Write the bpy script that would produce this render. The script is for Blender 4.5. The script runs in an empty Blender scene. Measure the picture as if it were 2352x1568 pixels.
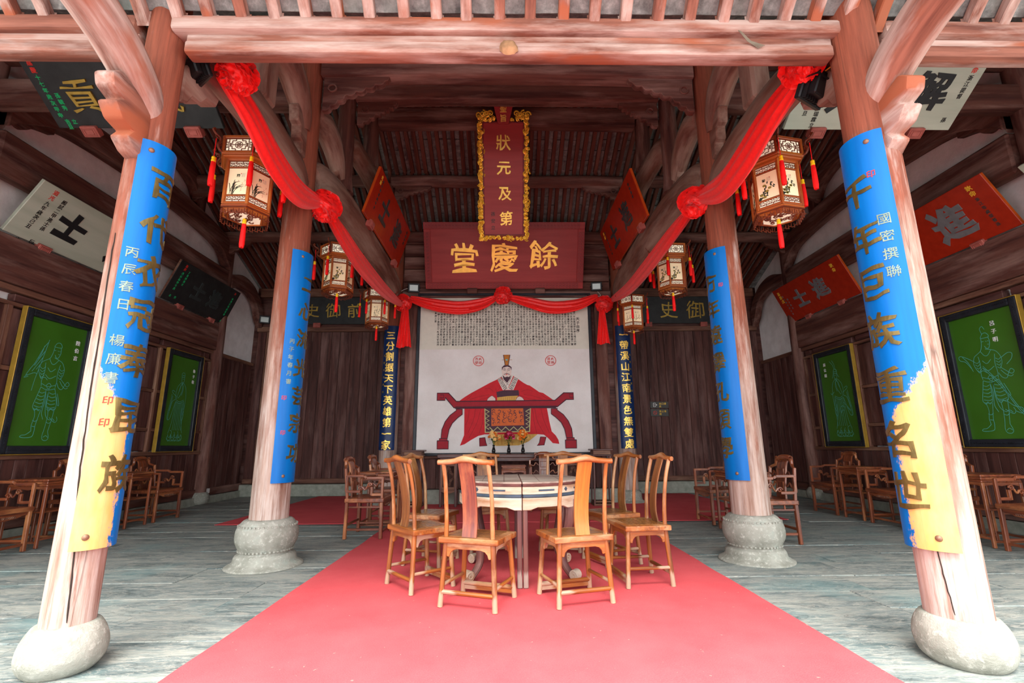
import bpy, bmesh, math, random
from math import sin, cos, pi, radians, sqrt, atan2
from mathutils import Vector, Matrix, noise
random.seed(7)
SC = bpy.context.scene
COL = SC.collection

# ------------------------------------------------------------------ camera
_th, _ps, _ro = 0.2135, 0.0170, 0.0070
_c, _s = cos(_ps), sin(_ps)
_r = Vector((_c, -_s, 0)); _fh = Vector((_s, _c, 0))
_fw = _fh * cos(_th) + Vector((0, 0, sin(_th)))
_up = -_fh * sin(_th) + Vector((0, 0, cos(_th)))
_r2 = _r * cos(_ro) - _up * sin(_ro); _up2 = _up * cos(_ro) + _r * sin(_ro)
camd = bpy.data.cameras.new('camera'); cam = bpy.data.objects.new('camera', camd); COL.objects.link(cam)
camd.sensor_width = 36; camd.lens = 1100 / 2352 * 36; camd.clip_start = 0.02; camd.clip_end = 200
cam.matrix_world = Matrix(((_r2.x, _up2.x, -_fw.x, -0.08), (_r2.y, _up2.y, -_fw.y, 0.0), (_r2.z, _up2.z, -_fw.z, 1.2), (0, 0, 0, 1)))
SC.camera = cam
# ------------------------------------------------------------------ sky and exposure (bright overcast courtyard)
wd = bpy.data.worlds.new('sky'); SC.world = wd; wd.use_nodes = True
bg = wd.node_tree.nodes['Background']; bg.inputs[0].default_value = (0.93, 0.97, 1.0, 1); bg.inputs[1].default_value = 2.7
sd = bpy.data.lights.new('hazy_sun_offscreen', 'SUN'); sd.energy = 5.8; sd.angle = radians(38); sd.color = (1.0, 0.97, 0.92)
so = bpy.data.objects.new('hazy_sun_offscreen', sd); COL.objects.link(so); so.location = (-3, -6, 12)
so.rotation_euler = Vector((0.07, 0.47, -0.87)).to_track_quat('-Z', 'Y').to_euler()
SC.view_settings.view_transform = 'Standard'; SC.view_settings.look = 'None'
SC.view_settings.exposure = 1.0; SC.view_settings.gamma = 1.0; SC.view_settings.use_curve_mapping = False
SC.cycles.max_bounces = 10; SC.cycles.diffuse_bounces = 7; SC.cycles.glossy_bounces = 3
SC.cycles.sample_clamp_indirect = 8.0

# ------------------------------------------------------------------ material helpers
MATS = {}
class NT:
    def __init__(s, name):
        s.m = bpy.data.materials.new(name); s.m.use_nodes = True; s.t = s.m.node_tree; s.n = s.t.nodes
        s.b = s.n['Principled BSDF']; MATS[name] = s.m
    def node(s, typ, **kw):
        nd = s.n.new(typ)
        for k, v in kw.items():
            if isinstance(v, tuple) and k == 'inp':
                pass
            setattr(nd, k, v)
        return nd
    def link(s, a, b): s.t.links.new(a, b)
    def val(s, x, sock):
        if hasattr(x, 'links') or hasattr(x, 'is_output'): s.link(x, sock)
        else: sock.default_value = x
    def attr(s, name='gr'):
        a = s.node('ShaderNodeAttribute'); a.attribute_name = name; return a.outputs['Vector']
    def objc(s): return s.node('ShaderNodeTexCoord').outputs['Object']
    def vadd_rand(s, v):
        oi = s.node('ShaderNodeObjectInfo'); c = s.node('ShaderNodeVectorMath', operation='MULTIPLY_ADD')
        s.link(oi.outputs['Random'], c.inputs[0]); c.inputs[1].default_value = (7.3, 3.1, 5.7); s.link(v, c.inputs[2]); return c.outputs[0]
    def scale(s, v, sc):
        m = s.node('ShaderNodeMapping'); s.link(v, m.inputs[0]); m.inputs['Scale'].default_value = sc; return m.outputs[0]
    def noise(s, v, scale=1.0, detail=5.0, rough=0.55, dist=0.0):
        n = s.node('ShaderNodeTexNoise'); s.link(v, n.inputs['Vector']); n.inputs['Scale'].default_value = scale
        n.inputs['Detail'].default_value = detail; n.inputs['Roughness'].default_value = rough; n.inputs['Distortion'].default_value = dist
        return n.outputs[0]
    def ramp(s, f, stops):
        r = s.node('ShaderNodeValToRGB'); s.link(f, r.inputs[0]); e = r.color_ramp.elements
        while len(e) < len(stops): e.new(0.5)
        for el, (p, c) in zip(e, stops):
            el.position = p; el.color = (c, c, c, 1) if isinstance(c, (int, float)) else (*c, 1)
        return r.outputs[0]
    def mix(s, f, a, b, blend='MIX'):
        m = s.node('ShaderNodeMix', data_type='RGBA', blend_type=blend); s.val(f, m.inputs[0])
        s.val(a if not isinstance(a, tuple) else (*a, 1), m.inputs[6]); s.val(b if not isinstance(b, tuple) else (*b, 1), m.inputs[7]); return m.outputs[2]
    def math(s, op, a, b=0.0, clamp=False):
        m = s.node('ShaderNodeMath', operation=op); m.use_clamp = clamp; s.val(a, m.inputs[0]); s.val(b, m.inputs[1]); return m.outputs[0]
    def sep(s, v):
        q = s.node('ShaderNodeSeparateXYZ'); s.link(v, q.inputs[0]); return q.outputs
    def bump(s, h, strength=0.3, dist=0.01):
        b = s.node('ShaderNodeBump'); s.link(h, b.inputs['Height']); b.inputs['Strength'].default_value = strength; b.inputs['Distance'].default_value = dist
        s.link(b.outputs[0], s.b.inputs['Normal'])
    def out(s, col, rough=0.6, metal=0.0, spec=0.5):
        s.val(col if not isinstance(col, tuple) else (*col, 1), s.b.inputs['Base Color']); s.val(rough, s.b.inputs['Roughness'])
        s.b.inputs['Metallic'].default_value = metal; s.b.inputs['Specular IOR Level'].default_value = spec; return s.m

def plain(name, col, rough=0.6, metal=0.0, spec=0.28, vary=0.12, emit=None):
    k = NT(name); v = k.objc(); n = k.noise(v, 9.0, 4); dark = tuple(c * (1 - vary) for c in col); lite = tuple(min(1, c * (1 + vary)) for c in col)
    k.out(k.ramp(n, [(0.3, dark), (0.7, lite)]), rough, metal, spec)
    if emit: k.b.inputs['Emission Color'].default_value = (*col, 1); k.b.inputs['Emission Strength'].default_value = emit
    return k.m

def wood(name, base, dark, pale, patch=(0.52, 0.66), rough=0.55, spec=0.4, along=1.1, across=16.0, streak=0.5, end_wear=None, bump=0.35, wearcol=None, blotch=None):
    k = NT(name); g = k.attr('gr'); v = k.vadd_rand(g)
    fine = k.noise(k.scale(v, (along * 1.6, across * 2.2, across * 2.2)), 1.0, 7, 0.62)
    grain = k.ramp(k.noise(k.scale(v, (along, across, across)), 1.0, 6, 0.6), [(0.34, dark), (0.62, base)])
    pm = k.ramp(k.noise(k.scale(v, (along * 0.9, 4.2, 4.2)), 1.0, 6, 0.62), [(patch[0], 0.0), (patch[1], 1.0)])
    pm2 = k.math('MULTIPLY', pm, k.ramp(fine, [(0.30, 1.0 - streak), (0.62, 1.0)]))
    c = k.mix(pm2, grain, pale)
    if blotch:
        bm = k.ramp(k.noise(k.scale(v, (0.7, 2.1, 2.1)), 1.0, 4, 0.55), [(blotch[1], 0.0), (blotch[2], 1.0)])
        c = k.mix(bm, c, blotch[0])
    if end_wear:
        x = k.sep(g)[0]; e = k.math('SUBTRACT', end_wear[0], x); e = k.math('DIVIDE', e, end_wear[0])
        e = k.math('ADD', e, k.math('MULTIPLY', k.math('SUBTRACT', fine, 0.5), end_wear[1]))
        e = k.ramp(e, [(0.02, 0.0), (0.30, 1.0)])
        c = k.mix(k.math('MULTIPLY', e, end_wear[2]), c, wearcol or pale)
    k.out(c, k.ramp(fine, [(0.3, rough - 0.08), (0.7, min(1, rough + 0.12))]), 0, spec)
    k.bump(fine, bump, 0.006)
    return k.m

def build_materials():
    # outer timber: red oxide paint worn to pale pinkish wood
    wood('outer_timber', (0.30, 0.115, 0.075), (0.12, 0.042, 0.028), (0.47, 0.345, 0.295), (0.43, 0.60), 0.7, 0.2, 0.9, 12, 0.6, blotch=((0.30, 0.085, 0.04), 0.57, 0.63))
    # front columns: bleached at the foot, red at the head
    for nm, red, lo in (('column_timber', (0.27, 0.075, 0.04), 0.30),):
        k = NT(nm); g = k.attr('gr'); v = k.vadd_rand(g); x = k.sep(g)[0]
        fine = k.noise(k.scale(v, (2.2, 42, 42)), 1.0, 7, 0.65)
        gr = k.ramp(k.noise(k.scale(v, (0.9, 13, 13)), 1.0, 6, 0.6), [(0.32, (0.15, 0.06, 0.035)), (0.60, (0.40, 0.275, 0.22))])
        redc = k.ramp(fine, [(0.3, tuple(c * 0.55 for c in red)), (0.68, red)])
        h = k.math('DIVIDE', k.math('SUBTRACT', x, lo), 4.2)
        pm = k.math('ADD', h, k.math('MULTIPLY', k.math('SUBTRACT', k.noise(k.scale(v, (0.8, 4.0, 4.0)), 1.0, 6, 0.65), 0.5), 1.7))
        c = k.mix(k.ramp(pm, [(0.30, 0.0), (0.62, 1.0)]), gr, redc)
        pale = k.ramp(k.math('ADD', k.noise(k.scale(v, (1.1, 7, 7)), 1.0, 6, 0.65), k.math('MULTIPLY', h, -0.30)), [(0.36, 0.0), (0.56, 1.0)])
        c = k.mix(k.math('MULTIPLY', pale, k.ramp(fine, [(0.36, 0.0), (0.56, 1.0)])), c, (0.46, 0.375, 0.33))
        crack = k.noise(k.scale(v, (0.14, 6.0, 6.0)), 1.0, 2, 0.5, 0.0)
        cr = k.ramp(k.math('ABSOLUTE', k.math('SUBTRACT', crack, 0.5)), [(0.0, 1.0), (0.004, 0.0)])
        c = k.mix(k.math('MULTIPLY', cr, 0.6), c, (0.05, 0.03, 0.02))
        k.out(c, 0.72, 0, 0.25); k.bump(fine, 0.5, 0.008)
    wood('inner_timber', (0.135, 0.052, 0.038), (0.055, 0.02, 0.017), (0.29, 0.17, 0.14), (0.46, 0.68), 0.7, 0.15, 0.7, 10, 0.5)
    wood('moon_beam_timber', (0.20, 0.085, 0.058), (0.09, 0.033, 0.024), (0.33, 0.22, 0.17), (0.42, 0.66), 0.7, 0.15, 0.8, 7, 0.4)
    wood('rafter_timber', (0.145, 0.045, 0.03), (0.07, 0.02, 0.014), (0.22, 0.10, 0.075), (0.55, 0.75), 0.7, 0.15, 1.0, 14, 0.4)
    wood('panel_timber', (0.105, 0.040, 0.032), (0.042, 0.016, 0.014), (0.21, 0.115, 0.10), (0.48, 0.72), 0.6, 0.2, 0.8, 11, 0.5)
    wood('trim_timber', (0.19, 0.085, 0.055), (0.08, 0.03, 0.02), (0.34, 0.20, 0.13), (0.50, 0.70), 0.6, 0.25, 1.0, 18, 0.5)
    CH = dict(rough=0.36, spec=0.4, along=1.8, across=24, streak=0.6, end_wear=(0.12, 1.6, 0.62), wearcol=(0.46, 0.34, 0.24), bump=0.25)
    wood('chair_wood', (0.34, 0.105, 0.020), (0.13, 0.036, 0.010), (0.48, 0.29, 0.145), (0.50, 0.64), **CH)
    wood('chair_splat_dark', (0.27, 0.075, 0.035), (0.12, 0.035, 0.03), (0.42, 0.17, 0.07), (0.52, 0.70), **{**CH, 'end_wear': None})
    wood('chair_splat_orange', (0.48, 0.145, 0.022), (0.28, 0.075, 0.014), (0.54, 0.22, 0.05), (0.45, 0.70), **{**CH, 'end_wear': None})
    wood('chair_splat_brown', (0.24, 0.085, 0.022), (0.10, 0.032, 0.012), (0.50, 0.27, 0.10), (0.54, 0.72), **{**CH, 'end_wear': None})
    wood('seat_wood', (0.20, 0.075, 0.018), (0.155, 0.056, 0.015), (0.27, 0.115, 0.035), (0.52, 0.80), **{**CH, 'end_wear': None, 'rough': 0.24})
    wood('rosewood', (0.25, 0.064, 0.022), (0.09, 0.022, 0.012), (0.46, 0.18, 0.065), (0.52, 0.70), rough=0.30, spec=0.6, along=1.6, across=22, streak=0.4, bump=0.15)
    wood('dark_rosewood', (0.115, 0.035, 0.025), (0.05, 0.016, 0.014), (0.23, 0.085, 0.05), (0.55, 0.76), rough=0.38, spec=0.5, along=1.6, across=20, streak=0.4, bump=0.2)
    wood('table_top_wood', (0.38, 0.30, 0.24), (0.17, 0.10, 0.075), (0.52, 0.45, 0.37), (0.42, 0.64), rough=0.6, spec=0.3, along=1.6, across=18, streak=0.4)
    wood('table_apron_wood', (0.56, 0.44, 0.32), (0.36, 0.17, 0.08), (0.66, 0.58, 0.46), (0.42, 0.64), rough=0.6, spec=0.3, along=1.4, across=12, streak=0.4)
    wood('table_leg_wood', (0.17, 0.065, 0.05), (0.08, 0.032, 0.036), (0.36, 0.26, 0.21), (0.52, 0.70), rough=0.5, spec=0.4, along=1.6, across=16, streak=0.4, end_wear=(0.14, 1.0, 0.7), wearcol=(0.42, 0.34, 0.28))
    plain('table_paint_dark', (0.12, 0.04, 0.035), 0.5, vary=0.4); plain('table_paint_blue', (0.05, 0.07, 0.10), 0.5, vary=0.3)
    # stone
    k = NT('slab_stone'); v = k.vadd_rand(k.attr('gr'))
    n1 = k.noise(k.scale(v, (0.9, 4.2, 1)), 1.6, 8, 0.62, 0.6); n2 = k.noise(k.scale(v, (1.8, 7.0, 1)), 4.2, 9, 0.74, 1.2); n3 = k.noise(v, 1.3, 3, 0.5)
    c = k.ramp(n1, [(0.32, (0.085, 0.115, 0.115)), (0.48, (0.20, 0.235, 0.225)), (0.64, (0.33, 0.345, 0.305))])
    c = k.mix(k.ramp(n2, [(0.50, 0.0), (0.62, 0.75)]), c, (0.43, 0.41, 0.355))
    c = k.mix(k.ramp(n2, [(0.30, 0.8), (0.40, 0.0)]), c, (0.10, 0.135, 0.14))
    c = k.mix(k.ramp(n3, [(0.56, 0.0), (0.72, 0.45)]), c, (0.16, 0.30, 0.30))
    vn = k.noise(k.scale(v, (1.3, 3.4, 1)), 2.4, 6, 0.68, 0.5); vein = k.ramp(k.math('ABSOLUTE', k.math('SUBTRACT', vn, 0.5)), [(0.0, 1.0), (0.016, 0.0)])
    c = k.mix(k.math('MULTIPLY', vein, 0.55), c, (0.46, 0.43, 0.37)); vd = k.ramp(k.math('ABSOLUTE', k.math('SUBTRACT', vn, 0.42)), [(0.0, 1.0), (0.010, 0.0)]); c = k.mix(k.math('MULTIPLY', vd, 0.5), c, (0.05, 0.06, 0.06))
    k.out(c, k.ramp(n2, [(0.3, 0.5), (0.7, 0.75)]), 0, 0.3); k.bump(k.math('ADD', n2, k.math('MULTIPLY', vd, -0.3)), 0.8, 0.015)
    k = NT('base_stone'); v = k.objc()
    n1 = k.noise(v, 26, 6, 0.7); n2 = k.noise(v, 5, 5, 0.6)
    c = k.ramp(n2, [(0.3, (0.19, 0.19, 0.155)), (0.6, (0.31, 0.305, 0.26))]); c = k.mix(k.ramp(n1, [(0.52, 0.0), (0.66, 0.8)]), c, (0.46, 0.445, 0.39))
    c = k.mix(k.ramp(n2, [(0.60, 0.0), (0.75, 0.5)]), c, (0.25, 0.33, 0.29)); k.out(c, 0.8, 0, 0.25); k.bump(n1, 0.7, 0.012)
    k = NT('kerb_stone'); v = k.objc(); n1 = k.noise(v, 7, 6, 0.65)
    k.out(k.ramp(n1, [(0.3, (0.20, 0.215, 0.18)), (0.7, (0.36, 0.36, 0.30))]), 0.85, 0, 0.2); k.bump(n1, 0.4, 0.01)
    plain('crack_dark', (0.03, 0.02, 0.015), 0.9); plain('mortar', (0.22, 0.215, 0.19), 0.9, vary=0.3)
    k = NT('carpet_red'); v = k.objc(); n1 = k.noise(v, 160, 3, 0.6); n2 = k.noise(v, 2.2, 5, 0.6); sp = k.noise(v, 28, 2, 0.5)
    c = k.ramp(n2, [(0.3, (0.54, 0.060, 0.072)), (0.7, (0.62, 0.085, 0.096))]); c = k.mix(k.ramp(n1, [(0.35, 0.0), (0.75, 0.22)]), c, (0.68, 0.22, 0.21))
    c = k.mix(k.ramp(sp, [(0.73, 0.0), (0.76, 0.7)]), c, (0.45, 0.24, 0.20)); k.out(c, 0.95, 0, 0.1); k.bump(n1, 0.5, 0.004)
    k = NT('plaster'); v = k.objc(); n1 = k.noise(v, 3, 6, 0.65); n2 = k.noise(v, 30, 4, 0.6)
    c = k.ramp(n1, [(0.3, (0.74, 0.71, 0.69)), (0.6, (0.90, 0.88, 0.86))]); k.out(c, 0.9, 0, 0.2); k.bump(n2, 0.35, 0.01)
    k = NT('roof_tile'); v = k.vadd_rand(k.objc()); n1 = k.noise(v, 9, 6, 0.7); n2 = k.noise(v, 1.9, 4, 0.6)
    c = k.ramp(n1, [(0.3, (0.07, 0.07, 0.066)), (0.55, (0.19, 0.19, 0.18)), (0.75, (0.36, 0.36, 0.335))]); c = k.mix(k.ramp(n2, [(0.5, 0.0), (0.7, 0.5)]), c, (0.19, 0.22, 0.19))
    k.out(c, 0.85, 0, 0.2); k.bump(n1, 0.5, 0.01)
    # painted boards
    k = NT('blue_paint'); g = k.attr('gr'); n = k.noise(k.scale(g, (1.2, 6, 6)), 1.0, 5); k.out(k.ramp(n, [(0.3, (0.0, 0.105, 0.37)), (0.7, (0.0, 0.14, 0.46))]), 0.4, 0, 0.2)
    k = NT('blue_paint_worn'); g = k.attr('gr'); q = k.sep(g); h = q[0]; u = q[1]
    n = k.noise(k.scale(g, (1.2, 6, 6)), 1.0, 5); blue = k.ramp(n, [(0.3, (0.0, 0.105, 0.37)), (0.7, (0.0, 0.14, 0.46))])
    nn = k.noise(k.scale(g, (7, 3.6, 1)), 2.6, 10, 0.8)
    ub = k.math('SUBTRACT', k.math('MULTIPLY', k.math('DIVIDE', k.math('SUBTRACT', 1.80, h), 0.45, True), 0.92), 0.26)
    d = k.math('ADD', k.math('SUBTRACT', ub, u), k.math('MULTIPLY', k.math('SUBTRACT', nn, 0.5), 0.62))
    seam = k.ramp(k.math('ABSOLUTE', k.math('SUBTRACT', k.math('FRACT', k.math('MULTIPLY', u, 3.4)), 0.5)), [(0.0, 1.0), (0.02, 0.0)])
    yel = k.ramp(k.noise(k.scale(g, (3, 3, 1)), 1.5, 4), [(0.3, (0.56, 0.33, 0.09)), (0.7, (0.62, 0.43, 0.17))])
    yel = k.mix(k.math('MULTIPLY', seam, 0.35), yel, (0.25, 0.22, 0.12))
    k.out(k.mix(k.ramp(d, [(0.0, 0.0), (0.05, 1.0)]), blue, yel), 0.42, 0, 0.2)
    plain('navy_paint', (0.006, 0.022, 0.085), 0.35, vary=0.2)
    plain('bronze_letter', (0.13, 0.095, 0.03), 0.38, 0.5, vary=0.4)
    plain('pale_letter', (0.20, 0.27, 0.20), 0.45, 0.2, vary=0.3)
    plain('gold', (0.90, 0.50, 0.05), 0.34, 0.45, vary=0.2); plain('gold_letter', (0.93, 0.60, 0.12), 0.34, 0.35, vary=0.12)
    plain('dull_gold', (0.40, 0.26, 0.05), 0.40, 0.6, vary=0.2)
    k = NT('red_lacquer'); g = k.attr('gr'); n = k.noise(k.scale(g, (0.8, 9, 9)), 1.0, 5, 0.6)
    k.out(k.ramp(n, [(0.3, (0.27, 0.022, 0.022)), (0.7, (0.36, 0.036, 0.034))]), 0.42, 0, 0.3); k.bump(n, 0.1, 0.004)
    plain('red_lacquer_edge', (0.17, 0.02, 0.022), 0.45, vary=0.25)
    plain('orange_red_lacquer', (0.36, 0.022, 0.007), 0.22, vary=0.12); plain('orange_edge', (0.50, 0.075, 0.010), 0.3, vary=0.12)
    k = NT('black_lacquer'); v = k.objc(); n = k.noise(v, 4, 6, 0.65); k.out(k.ramp(n, [(0.3, (0.012, 0.012, 0.012)), (0.7, (0.030, 0.031, 0.031))]), 0.5, 0, 0.3)
    plain('black_ink', (0.012, 0.012, 0.013), 0.35, vary=0.2); plain('grey_letter', (0.16, 0.16, 0.165), 0.35, vary=0.2)
    plain('dark_letter', (0.035, 0.045, 0.045), 0.35, vary=0.2)
    k = NT('pale_board'); g = k.attr('gr'); n = k.noise(k.scale(g, (0.8, 7, 7)), 1.0, 4, 0.5); k.out(k.ramp(n, [(0.3, (0.36, 0.385, 0.30)), (0.7, (0.46, 0.48, 0.385))]), 0.45, 0, 0.4)
    plain('green_ink', (0.01, 0.45, 0.14), 0.5); plain('red_ink', (0.62, 0.03, 0.02), 0.5); plain('yellow_ink', (0.85, 0.52, 0.04), 0.45)
    plain('carved_block', (0.36, 0.095, 0.075), 0.55, vary=0.25)
    plain('white_ink', (0.75, 0.75, 0.72), 0.5); plain('cyan_line', (0.10, 0.44, 0.34), 0.5)
    k = NT('green_print'); g = k.attr('gr'); n = k.noise(k.scale(g, (1, 1, 1)), 1.6, 3, 0.5)
    k.out(k.ramp(n, [(0.30, (0.040, 0.130, 0.010)), (0.72, (0.048, 0.165, 0.014))]), 0.22, 0, 0.5)
    plain('picture_frame_black', (0.018, 0.02, 0.026), 0.4, vary=0.3); plain('picture_frame_brass', (0.40, 0.24, 0.035), 0.42, 0.35, vary=0.15)
    # banner
    k = NT('banner_paper'); v = k.objc(); n = k.noise(v, 11, 6, 0.75, 0.2); n2 = k.noise(v, 1.2, 3)
    c = k.ramp(n2, [(0.3, (0.62, 0.56, 0.53)), (0.7, (0.74, 0.69, 0.67))]); crk = k.ramp(k.math('ABSOLUTE', k.math('SUBTRACT', n, 0.5)), [(0.0, 0.22), (0.010, 0.0)])
    k.out(k.mix(crk, c, (0.30, 0.24, 0.22)), 0.8, 0, 0.1)
    plain('banner_text_ground', (0.62, 0.58, 0.49), 0.7, vary=0.04); plain('print_black', (0.030, 0.022, 0.022), 0.7)
    plain('robe_red', (0.50, 0.012, 0.02), 0.7, vary=0.1); plain('desk_red', (0.30, 0.012, 0.022), 0.7, vary=0.1); plain('desk_outline', (0.055, 0.012, 0.022), 0.7)
    plain('robe_fold', (0.26, 0.008, 0.014), 0.7); plain('print_cream', (0.66, 0.58, 0.52), 0.7, vary=0.05); plain('print_ochre', (0.58, 0.33, 0.075), 0.7); plain('print_orange', (0.56, 0.11, 0.025), 0.7)
    plain('print_plum', (0.065, 0.024, 0.04), 0.7); plain('print_skin', (0.66, 0.51, 0.46), 0.7, vary=0.05); plain('print_brown', (0.40, 0.13, 0.02), 0.7); plain('print_teal', (0.08, 0.40, 0.44), 0.5); plain('print_olive', (0.42, 0.36, 0.17), 0.7)
    # cloth, lanterns, fittings
    k = NT('red_satin'); v = k.objc(); n = k.noise(v, 30, 3); k.out(k.ramp(n, [(0.3, (0.74, 0.004, 0.004)), (0.7, (0.86, 0.010, 0.006))]), 0.42, 0, 0.4); k.b.inputs['Sheen Weight'].default_value = 0.15
    wood('lantern_wood', (0.36, 0.085, 0.012), (0.19, 0.03, 0.006), (0.50, 0.17, 0.03), (0.5, 0.7), rough=0.3, spec=0.6, along=3, across=30, streak=0.3, bump=0.1)
    plain('lantern_fret', (0.13, 0.026, 0.010), 0.35, vary=0.3)
    k = NT('lantern_paper'); k.out((0.80, 0.66, 0.42), 0.6); k.b.inputs['Emission Color'].default_value = (1.0, 0.74, 0.40, 1); k.b.inputs['Emission Strength'].default_value = 0.07
    k = NT('lantern_glow'); k.out((0.85, 0.80, 0.62), 0.6); k.b.inputs['Emission Color'].default_value = (1.0, 0.90, 0.66, 1); k.b.inputs['Emission Strength'].default_value = 0.16
    plain('tassel_red', (0.80, 0.004, 0.004), 0.6, vary=0.2); plain('tassel_yellow', (0.85, 0.50, 0.01), 0.4); plain('leaf_ink', (0.012, 0.022, 0.012), 0.7); plain('petal_olive', (0.24, 0.19, 0.03), 0.7); plain('petal_pink', (0.55, 0.24, 0.15), 0.7)
    plain('grey_wash', (0.46, 0.42, 0.33), 0.7)
    plain('black_metal', (0.012, 0.012, 0.013), 0.4, 0.3, vary=0.2); plain('steel', (0.45, 0.46, 0.46), 0.3, 0.9); plain('nail_rust', (0.22, 0.12, 0.075), 0.5, 0.4)
    k = NT('lamp_glass'); k.out((0.30, 0.34, 0.30), 0.10)
    plain('white_cable', (0.62, 0.60, 0.54), 0.5); plain('pink_cable', (0.75, 0.08, 0.16), 0.5); plain('yellow_cable', (0.75, 0.45, 0.04), 0.5); plain('bead', (0.06, 0.025, 0.035), 0.15, vary=0.3)
    plain('vase_black', (0.012, 0.011, 0.012), 0.15); plain('flower_leaf', (0.03, 0.09, 0.015), 0.6, vary=0.3); plain('flower_orange', (0.75, 0.16, 0.01), 0.6); plain('flower_peach', (0.80, 0.48, 0.17), 0.6); plain('flower_pink', (0.72, 0.08, 0.22), 0.6); plain('flower_red', (0.30, 0.006, 0.02), 0.6)
    plain('sign_board', (0.05, 0.045, 0.038), 0.4); plain('sign_white', (0.78, 0.78, 0.74), 0.5); plain('plastic_white', (0.66, 0.66, 0.64), 0.4); plain('nest_mud', (0.30, 0.16, 0.08), 0.95, vary=0.45); plain('twig', (0.16, 0.14, 0.10), 0.8)
build_materials()

# ------------------------------------------------------------------ mesh helpers
def catmull(pts, n=6, closed=False):
    P = [Vector(p) for p in pts]; out = []
    m = len(P)
    if m < 3: return P
    rng = range(m) if closed else range(m - 1)
    for i in rng:
        p1 = P[i]; p2 = P[(i + 1) % m]
        p0 = P[i - 1] if (closed or i > 0) else p1 * 2 - p2
        p3 = P[(i + 2) % m] if (closed or i + 2 < m) else p2 * 2 - p1
        for k in range(n):
            t = k / n
            out.append(0.5 * ((2 * p1) + (p2 - p0) * t + (2 * p0 - 5 * p1 + 4 * p2 - p3) * t * t + (3 * p1 - p0 - 3 * p2 + p3) * t ** 3))
    if not closed: out.append(P[-1])
    return out

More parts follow.
